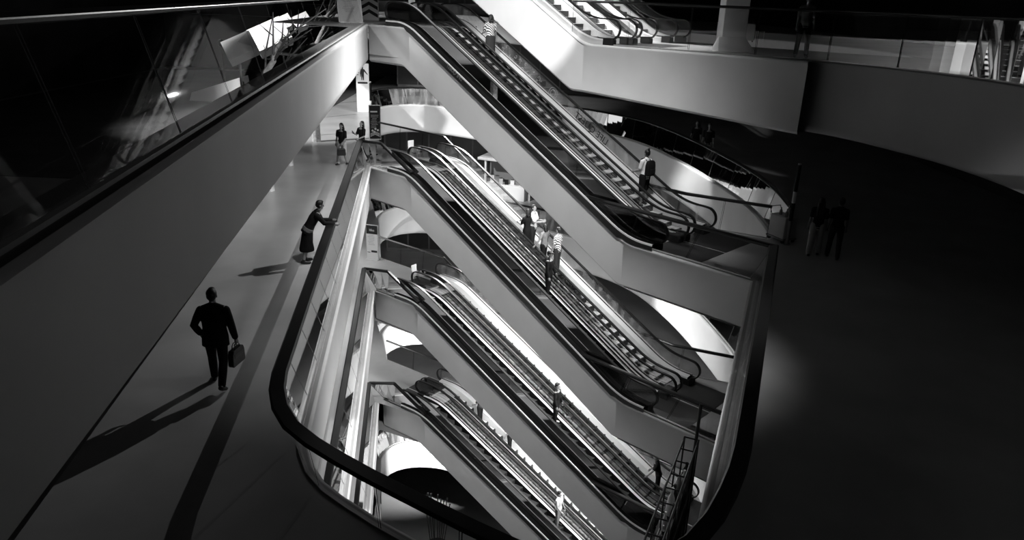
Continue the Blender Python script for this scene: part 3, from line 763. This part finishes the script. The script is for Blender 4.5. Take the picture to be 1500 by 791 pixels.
# third flight
person('person in black with pale shoes on the near lane of the third escalator', on_step(2, 0, 818, .25), face(2, False) + R(10), 1.74, arms=((6, 8, 14, 0), (6, 8, 14, 0)), top=('cloth_black', 'long'), bottom=('trousers', 'cloth_black'), shoe='cloth_white', voxel=.010)
person('person in dark clothes reaching sideways at the foot of the third escalator', on_step(2, 1, 962), face(2) + R(20), 1.70, lean=14, arms=((10, 8, 30, 0), (35, 62, 15, 0)), top=('cloth_black', 'short'), bottom=('trousers', 'cloth_black'), voxel=.010)
# lowest flight
person('person in dark clothes near the top of the lowest escalator', on_step(3, 1, 703), face(3), 1.66, arms=((10, 8, 50, 10), (10, 8, 50, 10)), top=('cloth_dark', 'short'), bottom=('trousers', 'cloth_black'), hair='bob', voxel=.011)
person('person in patterned top midway on the lowest escalator', on_step(3, 1, 741), face(3) + R(10), 1.68, arms=((10, 10, 40, 10), (4, 8, 20, 0)), top=('cloth_print', 'short'), bottom=('trousers', 'cloth_black'), hair='bob', voxel=.011)
person('person in pale top and grey trousers low on the lowest escalator', on_step(3, 0, 811, .25), face(3, False), 1.72, arms=((10, 8, 40, 10), (4, 8, 20, 0)), top=('cloth_pale', 'short'), bottom=('trousers', 'cloth_grey'), voxel=.011)
# right side, same floor as the strollers
person('person in black dress left of a pair beyond the curved right balcony', at(1016, 232, 0), R(150), 1.68, arms=((12, 8, 40, 10), (6, 8, 12, 0)), top=('cloth_black', 'short'), bottom=('dress', 'cloth_black'), hair='bob', voxel=.011)
person('person in grey trousers right of a pair beyond the curved right balcony', at(1033, 240, 0), R(165), 1.76, legs=((8, 3, 4), (-8, 3, 8)), top=('cloth_black', 'short'), bottom=('trousers', 'cloth_grey'), voxel=.011)
person('person in pale trousers, left of two walking in the dark right walkway', at(1190, 374, 0), R(-20), 1.68, legs=((10, 3, 4), (-10, 3, 10)), top=('cloth_black', 'short'), bottom=('wide', 'cloth_pale'), hair='long', voxel=.010)
person('person in dark clothes, right of two walking in the dark right walkway', at(1218, 378, 0), R(-20), 1.74, legs=((-8, 3, 8), (10, 3, 4)), top=('cloth_black', 'short'), bottom=('trousers', 'cloth_dark'), voxel=.010)
# upper floor right
q = at(1172, 84, Z0R)
person('person with pale shirt hem and dark trousers behind the upper right balustrade', q, R(165), 1.72, legs=((2, 5, 2), (-2, 5, 2)), top=('cloth_grey', 'short'), bottom=('trousers', 'cloth_black'), shoe='cloth_grey', voxel=.010)
# ------------------------------------------------------------------ signs, poles, shops and other things
def text(body, size, loc, rot, parent, m='ink', mirror=False, extrude=.002, name='lettering'):
    cu = bpy.data.curves.new(name, 'FONT'); cu.body = body; cu.size = size; cu.align_x = 'CENTER'; cu.align_y = 'CENTER'; cu.extrude = extrude
    t = bpy.data.objects.new('tmp', cu); COL.objects.link(t)
    dg = bpy.context.evaluated_depsgraph_get(); dg.update()
    me = bpy.data.meshes.new_from_object(t.evaluated_get(dg)); me.name = name
    bpy.data.objects.remove(t); bpy.data.curves.remove(cu)
    if mirror:
        for v in me.vertices: v.co.x = -v.co.x
        me.flip_normals()
    me.materials.clear(); me.materials.append(M[m])
    o = bpy.data.objects.new(name, me); COL.objects.link(o)
    if parent: o.parent = parent
    o.location = loc; o.rotation_euler = rot
    return o
# mirrored lettering seen through the far glass of the uppermost flight
k = 0; slope = math.atan2(HGT[0], LEN[0])
for (aa, f, side, sz, m) in ((6.55, 1, 1, .33, 'ink'), (2.7, 0, 0, .18, 'mid')):
    par = ESC[0, f]; b = (.06 + f*1.42) + (1.40-.12-.02 if side else -.131)
    z = flight_z(aa, LEN[0], HGT[0]) + (.50 if side else .085)
    t = text('LIFE QUEST', sz, (aa, b, z), (0, 0, 0), par, m, mirror=True)
    t.matrix_local = Matrix.Translation((aa, b, z)) @ Matrix.Rotation(slope, 4, 'Y') @ Matrix.Rotation(math.pi/2, 4, 'X')
mat('etched', .6, .6)
# etched pattern on the far glass (leafy curls and a roundel)
mb = MB(); random.seed(3)
for i in range(26):
    aa = .4 + i*.15 + random.uniform(-.06, .06); zz = flight_z(aa, LEN[0], HGT[0]) + random.uniform(.3, .65); rr = random.uniform(.04, .12)
    pts = [Vector((aa + rr*(1-t)*math.cos(5*t+i), .06+1.42+1.40-.105, zz + rr*(1-t)*math.sin(5*t+i))) for t in [j/8 for j in range(9)]]
    mb.tube(pts, .007, 4, up=Vector((0, 1, 0)))
aa = 4.7; zz = flight_z(aa, LEN[0], HGT[0]) + .5
for rr in (.2, .12): mb.tube([Vector((aa + rr*math.cos(t), 1.48+1.40-.105, zz + rr*math.sin(t))) for t in [2*math.pi*j/20 for j in range(20)]], .012, 4, up=Vector((0, 1, 0)), loop=True)
mb.build('etched_pattern', 'etched', ESC[0, 1])

def face_cam(p): return math.atan2(-p.y, -p.x) + math.pi/2          # rotation so that local -y looks at the viewer's side
def poster_stand(label, p, w_, h_, rz, head, body, z0_=0.0, frame='steel', lines=8, tilt=0, name='poster_stand', glyph=None, base=True):
    r = empty(name, p, rz, label, 'sign')
    if base: MB().box(-w_*.5, w_*.5, -.17, .17, 0, .02).build('base_plate', frame, r, bevel=.005)
    T = Matrix.Translation((0, 0, z0_)) @ Matrix.Rotation(tilt, 4, 'X')
    b = MB().box(-w_/2, w_/2, -.02, .02, 0, h_, T=T); b.build('frame', frame, r, bevel=.004)
    MB().box(-w_/2+.03, w_/2-.03, -.026, -.021, .03, h_-.03, T=T).build('poster', body, r)
    ink = MB(); dark = body in ('black_matte', 'ink', 'mid')
    random.seed(len(label))
    for i in range(lines):
        y = h_*(.70 - .045*i); ww = w_*random.uniform(.2, .36)
        ink.box(-ww, ww*random.uniform(.3, 1), -.030, -.027, y, y+.012, T=T)
    ink.build('printed_lines', 'pale' if dark else 'mid', r)
    if head: MB().box(-w_/2+.03, w_/2-.03, -.031, -.027, h_*.74, h_-.03, T=T).build('header_band', head, r)
    return r, T
p = at(543, 209, 0)
r, T = poster_stand('dark upright poster stand with pale print beside the handrail corner', Vector((p.x+.05, p.y+.9, 0)), .56, 1.62, R(12), None, 'black_matte', lines=9)
mb = MB()
for i, (x, z) in enumerate(((-.12, .42), (.02, .50), (.13, .44), (-.03, .36))): mb.lathe([(.0, -.004), (.05, -.004), (.05, .004), (0, .004)], 12, 0, Matrix.Translation((x, -.032, z)) @ Matrix.Rotation(math.pi/2, 4, 'X'))
mb.build('printed_dots', 'pale', r); mb = MB()
for i in range(3): mb.add([(-.22, -.031, .16+.06*i), (0, -.031, .26+.06*i), (.22, -.031, .16+.06*i), (.22, -.031, .13+.06*i), (0, -.031, .23+.06*i), (-.22, -.031, .13+.06*i)], [(0,1,4,5), (1,2,3,4)])
mb.build('printed_chevrons', 'pale', r)
MB().box(-.2, .12, -.031, -.028, 1.28, 1.34).build('printed_title', 'pale', r)
p = at(542, 163, 0)
r, T = poster_stand('tall white poster panel with a dark standing figure printed on it', Vector((p.x-.3, p.y-.4, 0)), .74, 2.75, R(10), None, 'paper', lines=0)
mb = MB()
mb.box(-.30, -.05, -.031, -.027, 2.58, 2.62)
for i in range(4): mb.box(-.32, -.2+.03*(i % 2), -.031, -.027, 2.1+.11*i, 2.13+.11*i)
mb.box(-.28, .28, -.031, -.027, 1.62, 1.72)
fig = [(-.06, 1.82), (-.02, 1.82), (.0, 2.05), (.03, 1.82), (.08, 1.82), (.09, 2.15), (.10, 2.3), (.28, 2.12), (.30, 2.15), (.12, 2.42), (.05, 2.45), (.05, 2.56), (-.03, 2.56), (-.03, 2.45), (-.09, 2.42), (-.14, 2.2), (-.13, 2.0), (-.10, 2.0), (-.08, 2.2)]
mb.add([(x, -.032, z) for x, z in fig], [tuple(range(len(fig)))])
mb.build('printed_figure', 'ink', r)
p = at(549, 383, Z[2])
r, T = poster_stand('pale poster stand with black header on the landing one floor down', Vector((p.x-.15, p.y+.3, Z[2])), .62, 1.72, R(-14), 'ink', 'paper', lines=7)
t = text('lifes', .17, (0, -.033, 1.46), (math.pi/2, 0, 0), r, 'white')
MB().box(-.25, -.1, -.031, -.027, .34, .37).box(-.05, .25, -.031, -.027, .36, .46).build('printed_footer', 'ink', r)
def banded_pole(label, p, h_):
    r = empty('banded_pole', p, 0, label, 'pole')
    MB().lathe([(.12, 0), (.12, .02), (.05, .03), (.05, .03)], 16).build('base', 'mid', r, smooth=True)
    for i, (a, b, m) in enumerate(((.03, h_*.30, 'mid'), (h_*.30, h_*.52, 'black_matte'), (h_*.52, h_*.66, 'white'), (h_*.66, h_-.04, 'black_matte'))):
        MB().lathe([(.055, a), (.055, b)], 14).build('band', m, r, smooth=True)
    MB().lathe([(.055, h_-.04), (.05, h_), (.02, h_+.015)], 14).build('cap', 'pale', r, smooth=True)
p = at(533, 212, 0); banded_pole('slim black and white banded pole beside the tall poster', Vector((p.x-.05, p.y+2.2, 0)), 2.6)
banded_pole('dark banded pole standing on the right walkway near the balcony corner', at(1152, 358, 0), 2.45)
# counter plates standing on the landings
for k, lab in ((0, 'small white plate sign between the lanes at the top of the uppermost flight'), (1, 'small white plate sign between the lanes at the top of the second flight'), (2, 'small pale plate sign between the lanes at the top of the third flight')):
    q = kpt(k, -1.55, 1.42, 0); r = empty('plate_sign', q, math.atan2(DIR[k].y, DIR[k].x) + math.pi/2, lab, 'sign')
    MB().box(-.17, .17, -.12, .12, 0, .02).build('base', 'steel', r, bevel=.004)
    MB().bar((0, 0, .02), (0, 0, .45), .015).build('post', 'steel', r, smooth=True)
    MB().box(-.15, .15, -.012, .012, .40, 1.02).build('plate', 'white', r, bevel=.004)
# cleaning cart on the right walkway
p = at(1143, 352, 0); r = empty('cleaning_cart', p, R(25), 'grey cleaning cart with bottles beside the dark banded pole', 'cart')
MB().box(-.24, .24, -.32, .32, .14, .80).build('cart_body', 'pale', r, bevel=.03)
MB().box(-.27, .27, -.36, .36, .10, .15).build('tray', 'mid', r, bevel=.01)
for x in (-.2, .2):
    for y in (-.28, .28): MB().lathe([(0, -.02), (.06, -.02), (.06, .02), (0, .02)], 12, 0, Matrix.Translation((x, y, .06)) @ Matrix.Rotation(math.pi/2, 4, 'Y')).build('wheel', 'black_matte', r, smooth=True)
MB().tube([Vector((-.2, .32, .78)), Vector((-.2, .42, .98)), Vector((.2, .42, .98)), Vector((.2, .32, .78))], .014).build('push_handle', 'black_rail', r, smooth=True)
for x, y, hh in ((-.12, -.2, .25), (.05, -.18, .2), (.14, 0, .28), (-.08, .08, .22)):
    q = p + Matrix.Rotation(R(25), 3, 'Z') @ Vector((x, y, .80))
    o = MB().lathe([(.045, 0), (.045, hh*.6), (.018, hh*.75), (.018, hh), (.0, hh)], 12).build('spray_bottle', 'mid', loc=q, smooth=True)
    tag(o, 'small bottle standing on top of the grey cleaning cart', 'bottle', 'bottles on the cleaning cart')
# ---- upper floor, behind the top landing
zc = Z[0]
r, T = poster_stand('slanted pale information board with fine print at the upper left corner', Vector((-6.55, 30.3, zc)), .95, 1.35, R(28), None, 'pale', lines=10, tilt=R(-14), name='information_board')
MB().box(-.28, -.1, -.032, -.028, 1.0, 1.18, T=T).build('printed_emblem', 'mid', r)
r, T = poster_stand('upright zigzag patterned poster behind the slanted information board', Vector((-6.4, 33.2, zc)), .8, 1.6, R(8), None, 'paper', lines=0)
mb = MB()
for i in range(4): mb.add([(-.36, -.031, .12+.3*i), (0, -.031, .32+.3*i), (.36, -.031, .12+.3*i), (.36, -.031, .26+.3*i), (0, -.031, .46+.3*i), (-.36, -.031, .26+.3*i)], [(0,1,4,5), (1,2,3,4)])
mb.build('printed_zigzag', 'ink', r)
# shops along the back of every floor
def shop_row(z, y, x0, x1, n, low_mat, low=.9):
    for i in range(n):
        a = lerp(x0, x1, i/n); b = lerp(x0, x1, (i+1)/n)
        wd = [0.012, .03, .06][(i*7+n) % 3]
        o = MB(); o.box(a+.05, b-.05, y, y+.1, z+low, z+3.4, 0)
        o.build('window_%d' % (len([q for q in bpy.data.objects if q.name.startswith('window_')])+1), 'shopfront').__setitem__('kind', 'structure')
        for x in (a, (a+b)/2): struct(MB().box(x-.05, x+.05, y-.06, y, z+low, z+3.4).build('trim_90', 'shop_grey'))
    struct(MB().box(x0, x1, y-.1, y+.2, z, z+low).build('wall_low', low_mat))
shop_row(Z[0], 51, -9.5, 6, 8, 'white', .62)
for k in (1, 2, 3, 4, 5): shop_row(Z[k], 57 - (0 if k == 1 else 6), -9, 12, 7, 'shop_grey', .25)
# pillars
def pillar(name, x, y, zb, zt, rx, ry, m): return struct(MB().box(x-rx, x+rx, y-ry, y+ry, zb, zt).build(name, m, bevel=.03))
q = at(1070, 70, Z0R); pillar('wall_pillar', q.x+.1, q.y+.5, Z0R, 11, .42, .4, 'plaster')
# wedge block
p = at(1083, 77, Z0R)
o = MB().loft([[Vector((x, -.55, z)) for x, z in ((-.62, 0), (.62, 0), (.45, .02), (-.45, .02))], [Vector((x, .0, z)) for x, z in ((-.6, 0), (.75, 0), (.42, .42), (-.42, .42))], [Vector((x, .3, z)) for x, z in ((-.6, 0), (.75, 0), (.42, .42), (-.42, .42))]]).build('wedge_block', 'white', loc=(p.x-.1, p.y+.65, Z0R))
o.rotation_euler = (0, 0, R(-8)); tag(o, 'white sloping block at the foot of the pale pillar, upper right', 'block')
p = at(1100, 62, Z0R); r = empty('upright_suitcase', (p.x, p.y+.3, Z0R), R(-10), 'pale upright suitcase right of the pale pillar', 'suitcase')
MB().box(-.19, .19, -.13, .13, .05, .72).build('shell', 'pale', r, bevel=.05)
for x in (-.13, .13): MB().lathe([(0, -.02), (.035, -.02), (.035, .02), (0, .02)], 10, 0, Matrix.Translation((x, 0, .035)) @ Matrix.Rotation(math.pi/2, 4, 'Y')).build('wheel', 'black_matte', r)
MB().tube([Vector((-.09, 0, .70)), Vector((-.09, 0, .95)), Vector((.09, 0, .95)), Vector((.09, 0, .70))], .012).build('handle', 'black_rail', r)
def stool(p, rz, label):
    r = empty('metal_chair', p, rz, label, 'chair')
    for x in (-.2, .2): MB().tube([Vector((x, -.22, 0)), Vector((x, -.2, .42)), Vector((x, .2, .42)), Vector((x, .24, 0))], .013).build('leg_frame', 'bright_steel', r, smooth=True)
    MB().box(-.22, .22, -.22, .22, .42, .45).build('seat', 'black_matte', r, bevel=.01)
    MB().box(-.22, .22, .19, .22, .46, .9).build('backrest', 'black_matte', r, bevel=.01)
p = at(1112, 62, Z0R); stool((p.x+.1, p.y+.8, Z0R), R(20), 'black chair with bright metal legs right of the pale suitcase')
# small bright shop stall seen between the second and first flights
p = at(742, 296, Z[2]); r = empty('market_stall', (p.x, p.y+1.0, Z[2]), R(-20), 'bright little stall with pale awning seen under the uppermost flight', 'stall')
MB().box(-1.3, 1.3, -.4, .4, 0, .9).build('counter', 'white', r, bevel=.02)
MB().box(-1.7, 1.7, -.9, .9, 2.45, 2.62).build('awning', 'pale', r, bevel=.03)
for x in (-1.5, 1.5): MB().box(x-.06, x+.06, -.06, .06, 0, 2.5).build('post', 'white', r)
MB().box(-1.4, 1.4, .5, .56, .9, 2.3).build('back_panel', 'mid', r)
for i in range(7):
    q = Vector((p.x, p.y+1.0, Z[2])) + Matrix.Rotation(R(-20), 3, 'Z') @ Vector((-1.05+.34*i, random.uniform(-.2, .1), .9))
    hh = random.uniform(.2, .5); o = MB().box(-.12, .12, -.1, .1, 0, hh).box(-.125, .125, -.105, .105, hh-.04, hh).build('gift_box', ['white', 'mid', 'pale', 'black_matte'][i % 4], loc=q, bevel=.008)
    tag(o, 'small box standing on the counter of the bright stall', 'box', 'boxes on the stall counter')
# ---- black display rack in the lower right
def rack():
    TZ = -5.2; A = at(1003, 640, TZ); Bp = at(946, 786, TZ); Cc = at(1021, 652, TZ)
    ax = Vector((Bp.x-A.x, Bp.y-A.y, 0)); Ln = ax.length; ax.normalize(); rz = math.atan2(ax.y, ax.x)
    sd = Vector((-ax.y, ax.x, 0)); wd = (Cc-A).dot(sd)
    r = empty('display_rack', (A.x, A.y, TZ), rz, 'tall black open display rack with ladder top in the lower right', 'rack')
    n = 9; dz = TZ - Z[3]
    for y in (0, wd):
        MB().bar((0, y, 0), (Ln*1.25, y, 0), .03).build('top_rail', 'black_rail', r)
        MB().bar((0, y, -1.3), (Ln*1.25, y, -1.3), .022).build('middle_rail', 'black_rail', r)
    for i in range(n+1):
        x = Ln*1.25*i/n
        MB().bar((x, 0, 0), (x, wd, 0), .022).build('rung', 'black_rail', r)
        if i % 2 == 0:
            for y in (0, wd): MB().bar((x, y, 0), (x, y, -dz), .025).build('post', 'black_rail', r)
    for z in (-1.3, -2.4, -3.5): MB().box(0, Ln*1.25, min(0, wd), max(0, wd), z-.02, z+.01).build('shelf', 'black_matte', r)
    random.seed(11)
    for i in range(16):
        x = Ln*1.22*(i+.6)/16.5; y = wd*random.uniform(.25, .75); hh = random.uniform(.25, .85); w_ = random.uniform(.06, .12)
        q = Vector((A.x, A.y, TZ)) + ax*x + sd*y + Vector((0, 0, -1.285))
        m = ['black_matte', 'pale', 'mid', 'black_matte', 'cloth_dark', 'white'][i % 6]
        o = MB().lathe([(w_, 0), (w_*1.1, hh*.25), (w_*.8, hh*.6), (w_*.35, hh*.8), (w_*.4, hh), (0, hh)], 12).build('vase', m, loc=q, smooth=True)
        tag(o, 'vase-like ware standing on the upper shelf of the black display rack', 'vase', 'wares on the black rack')
    # tall mast and dark screen beside it
    m0 = at(1027, 592, -4.1)
    s = empty('dark_screen', (m0.x, m0.y, Z[3]), rz, 'tall black screen with mast beside the display rack', 'screen')
    MB().bar((0, 0, 0), (0, 0, 6.7), .05).build('mast', 'black_rail', s)
    MB().box(.1, 3.6, -.05, .0, .1, 4.6).box(3.6, 7.0, -.05, 0, .1, 3.8).build('panel', 'black_matte', s)
rack()
# dark metal stand with thin rods near the bottom of the picture
p = at(640, 800, Z[4]); r = empty('rod_stand', (p.x, p.y, Z[4]), 0, 'black stand of thin upright rods near the bottom edge', 'stand')
MB().lathe([(.5, 0), (.5, .05), (.1, .08)], 20).build('base', 'black_matte', r)
random.seed(5)
for i in range(9):
    x = -.55+.14*i; y = random.uniform(-.2, .2); hh = random.uniform(2.3, 2.7)
    MB().bar((x*.5, y, .05), (x, y, hh), .022).lathe([(0, -.05), (.05, 0), (0, .05)], 8, 0, Matrix.Translation((x, y, hh))).build('rod', 'black_rail', r)
mat('asphalt', .05, .8, noise=.4, nscale=.6)
struct(MB().box(-29.5, -11.2, 26, 64, .0, .012).build('floor', 'asphalt'))
# ---- terrace outside the upper left glass: parasols, bare trees, a stroller
mat('canvas', .85, .8); mat('canvas_side', .35, .8); mat('bark', .55, .7, noise=.4, nscale=9)
def parasol(label, u, v, dist, size, lean, rz):
    """square market parasol whose canopy centre is at (u, v), dist metres away"""
    a = at(u, v, HC-1.0); dirp = (a - Vector((0, 0, HC))).normalized(); c = Vector((0, 0, HC)) + dirp*dist
    r = empty('market_parasol', (c.x, c.y, 0), rz, label, 'parasol', 'white parasols on the terrace')
    h = c.z; T = Matrix.Translation((0, 0, h)) @ Matrix.Rotation(lean, 4, 'Y') @ Matrix.Rotation(R(34), 4, 'X')
    s = size/2
    mb = MB(); ap = T @ Vector((0, 0, s*.28)); cs = [T @ Vector(p) for p in ((-s, -s, 0), (s, -s, 0), (s, s, 0), (-s, s, 0))]
    mb.add([ap]+cs, [(0,1,2), (0,2,3), (0,3,4), (0,4,1)]); mb.build('canopy', 'canvas', r)
    mb = MB(); lo = [T @ Vector(p) for p in ((-s, -s, -s*.55), (s, -s, -s*.55), (s, s, -s*.55), (-s, s, -s*.55))]
    mb.add(cs+lo, [(i, (i+1) % 4, 4+(i+1) % 4, 4+i) for i in range(4)]); mb.build('valance', 'canvas_side', r)
    MB().bar(T @ Vector((0, 0, s*.2)), (0, 0, .1), .05).build('pole', 'black_rail', r)
    MB().lathe([(.5, 0), (.5, .12), (.08, .16)], 16).build('base', 'mid', r)
parasol('white square parasol, nearest of those seen through the upper left glass', 350, 66, 34, 1.25, R(-24), R(20))
parasol('white square parasol, second of those seen through the upper left glass', 394, 49, 37, 1.6, R(-24), R(24))
parasol('white square parasol, third of those seen through the upper left glass', 413, 33, 42, 1.0, R(-24), R(22))
parasol('white square parasol, farthest of those seen through the upper left glass', 440, 30, 47, 1.1, R(-24), R(22))
def tree(label, u0, v0, u1, v1, dist):
    def pt(u, v, d): a = at(u, v, HC-1.0); return Vector((0, 0, HC)) + (a-Vector((0, 0, HC))).normalized()*d
    b = pt(u0, v0, dist); t = pt(u1, v1, dist*1.02); r = empty('bare_tree', (b.x, b.y, 0), 0, label, 'tree'); o = Vector((b.x, b.y, 0))
    random.seed(int(u0))
    mb = MB(); path = [Vector((0, 0, 0)), (b-o)*.5, b-o]
    for i in range(1, 6): path.append((b-o).lerp(t-o, i/5) + Vector((random.uniform(-.12, .12), 0, random.uniform(-.05, .05))))
    rings = []
    chain(mb, [(q, lerp(.2, .05, i/(len(path)-1))) for i, q in enumerate(path)], n=9)
    mb.build('trunk', 'bark', r, smooth=True)
    mb = MB()
    for i in range(9):
        q = path[3 + i % 5]; d = (t-b).normalized()*random.uniform(.8, 1.8) + Vector((random.uniform(-1.0, 1.4), random.uniform(-.4, .4), random.uniform(-.2, .8)))
        m_ = q + d*.5 + Vector((random.uniform(-.15, .15), 0, random.uniform(-.1, .1))); chain(mb, [(q, .045), (m_, .03), (q+d, .012)], n=6)
        for j in range(2): chain(mb, [(m_, .02), (m_ + Vector((random.uniform(-.6, .8), random.uniform(-.2, .2), random.uniform(.0, .6))), .007)], n=5)
    mb.build('branches', 'shop_grey', r, smooth=True)
tree('pale bare tree nearest the parasols outside the upper left glass', 383, 136, 408, 62, 27)
tree('pale bare tree, middle one outside the upper left glass', 414, 114, 446, 52, 31)
tree('pale bare tree farthest right outside the upper left glass', 457, 80, 489, 8, 36)
p = at(352, 160, 0)
person('person with long dark hair strolling on the terrace outside the upper left glass', at(357, 152, 0), R(-70), 1.62, legs=((12, 3, 4), (-12, 3, 12)), arms=((20, 6, 70, 15), (-8, 8, 12, 0)), top=('cloth_black', 'long'), bottom=('trousers', 'cloth_dark'), hair='long', voxel=.011)
# low sloped white planter and a lamp post on the terrace
p = at(330, 150, 0)
o = MB().loft([[Vector((-2.2, 0, 0)), Vector((1.2, 0, 0)), Vector((1.0, .0, 1.5)), Vector((-2.0, 0, .5))], [Vector((-2.2, 1.5, 0)), Vector((1.2, 1.5, 0)), Vector((1.0, 1.5, 1.5)), Vector((-2.0, 1.5, .5))]]).build('planter', 'white', loc=(p.x, p.y, 0), bevel=.03)
tag(o, 'low white sloping planter outside the upper left glass', 'planter')
p = at(331, 140, 0); r = empty('lamp_post', p, 0, 'slim black lamp post left of the parasols outside the glass', 'lamp')
MB().lathe([(.16, 0), (.16, .1), (.07, .2), (.05, 3.0)], 10).build('post', 'black_rail', r); MB().lathe([(.05, 3.0), (.2, 3.1), (.2, 3.4), (.03, 3.5)], 10).build('lamp_head', 'black_rail', r)
# ------------------------------------------------------------------ light: unseen lamps added to brighten chosen surfaces
w = bpy.data.worlds.new('world'); SC.world = w; w.use_nodes = True
w.node_tree.nodes['Background'].inputs[0].default_value = (1, 1, 1, 1)
w.node_tree.nodes['Background'].inputs[1].default_value = .004
def light(name, kind, loc, energy, target=None, size=1.0, spot=None, blend=.6, sy=None):
    l = bpy.data.lights.new(name, kind); l.energy = energy
    if kind == 'AREA':
        l.size = size
        if sy: l.shape = 'RECTANGLE'; l.size_y = sy
    else: l.shadow_soft_size = size
    if spot: l.spot_size = R(spot); l.spot_blend = blend
    o = bpy.data.objects.new(name, l); COL.objects.link(o); o.location = loc
    if target is not None:
        o.rotation_euler = (Vector(target)-Vector(loc)).to_track_quat('-Z', 'Y').to_euler()
    return o
light('key_spot', 'SPOT', (1.5, 12, 18), 18500, (-1.8, 25.0, 0), 1.2, spot=54, blend=1)
light('fascia_spot', 'SPOT', (0, 22.0, 6.4), 1900, (-6, 20.5, 7.0), .02, spot=156, blend=.6)
light('fascia_low_spot', 'SPOT', (8, 13, 7.5), 10500, (-4.1, 15, -5), 1.6, spot=40, blend=1)
light('right_edge_spot', 'SPOT', (-2.0, 9.8, -1.5), 3800, (3.2, 11.0, -1.2), .03, spot=50, blend=1)
light('sun_patch_spot', 'SPOT', (-8, 14, 15), 15000, (0.1, 27.7, 6.9), .12, spot=17, blend=.3)
light('band_spot', 'SPOT', (-5, 13, 13), 1300, (2.5, 25, 4.6), .5, spot=26, blend=1)
light('upper_landing_spot', 'SPOT', (6.2, 30.5, 11), 3000, (5.2, 27.0, 5.3), .03, spot=36, blend=.8)
light('corner_spot', 'SPOT', (-7.5, 20, 9), 1300, (-4.6, 29, 4.9), .3, spot=30, blend=1)
light('far_spot', 'SPOT', (-3.2, 38.5, 8.5), 4600, (-4.5, 47, -1.2), .4, spot=70, blend=.8)
light('far_right_spot', 'SPOT', (-3, 29, 14), 45000, (7.3, 30.5, -1.5), .6, spot=23, blend=.8)
for k in (2, 3, 4):
    light('balcony_spot', 'SPOT', (-1.5, 33.2, Z[k]+.2), (0, 0, 300, 450, 7000)[k], (-6.2, 42, Z[k]-.8), .05, spot=110, blend=.6)
    light('balcony_spot', 'SPOT', (1.5, 31, Z[k]+.2), 2200 if k == 2 else 1500, (8, 30, Z[k]-.8), .05, spot=70, blend=.6)
light('steps_spot', 'SPOT', (1, 46, 13), 50000, (-1, 26, -3), .3, spot=28, blend=.8)
def add_step_fill(k, e):
    # unseen fill added under flight k to brighten the steps below
    L, h = LEN[k], HGT[k]; d = Vector((DIR[k].x*L, DIR[k].y*L, -h)).normalized(); n = nrm(DIR[k]); n = Vector((n.x, n.y, 0))
    q = kpt(k, L*.52, 1.7, -h*.5-1.85)
    o = light('step_fill', 'AREA', q, e, None, 9, sy=.5); up = d.cross(n).normalized()
    if up.z < 0: up = -up
    y = up.cross(d); o.matrix_world = Matrix(((d.x, y.x, up.x, q.x), (d.y, y.y, up.y, q.y), (d.z, y.z, up.z, q.z), (0, 0, 0, 1)))
for k, e in ((0, 500), (1, 700), (2, 700)): add_step_fill(k, e)
light('upper_steps_spot', 'SPOT', (-4, 37, 21), 26000, (.5, 26, 0), .5, spot=32, blend=.7)  # unseen spot added to brighten the upper flights and their treads
for k in (2, 3): light('landing_fill', 'AREA', (-8.6, 33.5, Z[k]+3.7), 220, (-7, 32.5, Z[k]), 2.5, sy=3)  # hidden fills added to brighten the top landings
light('walkway_fill', 'AREA', (-9, 40, 4.2), 110, (-9, 40, 0), 5, sy=8)  # hidden area light added to brighten the far walkway floor
light('top_fill', 'AREA', (-3, 10, 22), 15, (-2, 11, 0), 5, sy=8)  # weak unseen fill added overhead for the near floor
light('terrace_spot', 'SPOT', (-27, 24, 17), 60000, (-14, 38.5, 3.2), .5, spot=34, blend=.5)
SC.view_settings.view_transform = 'Standard'
SC.view_settings.look = 'None'
SC.cycles.max_bounces = 8; SC.cycles.diffuse_bounces = 1; SC.cycles.transparent_max_bounces = 24
SC.cycles.use_denoising = True
SC.cycles.sample_clamp_indirect = 4
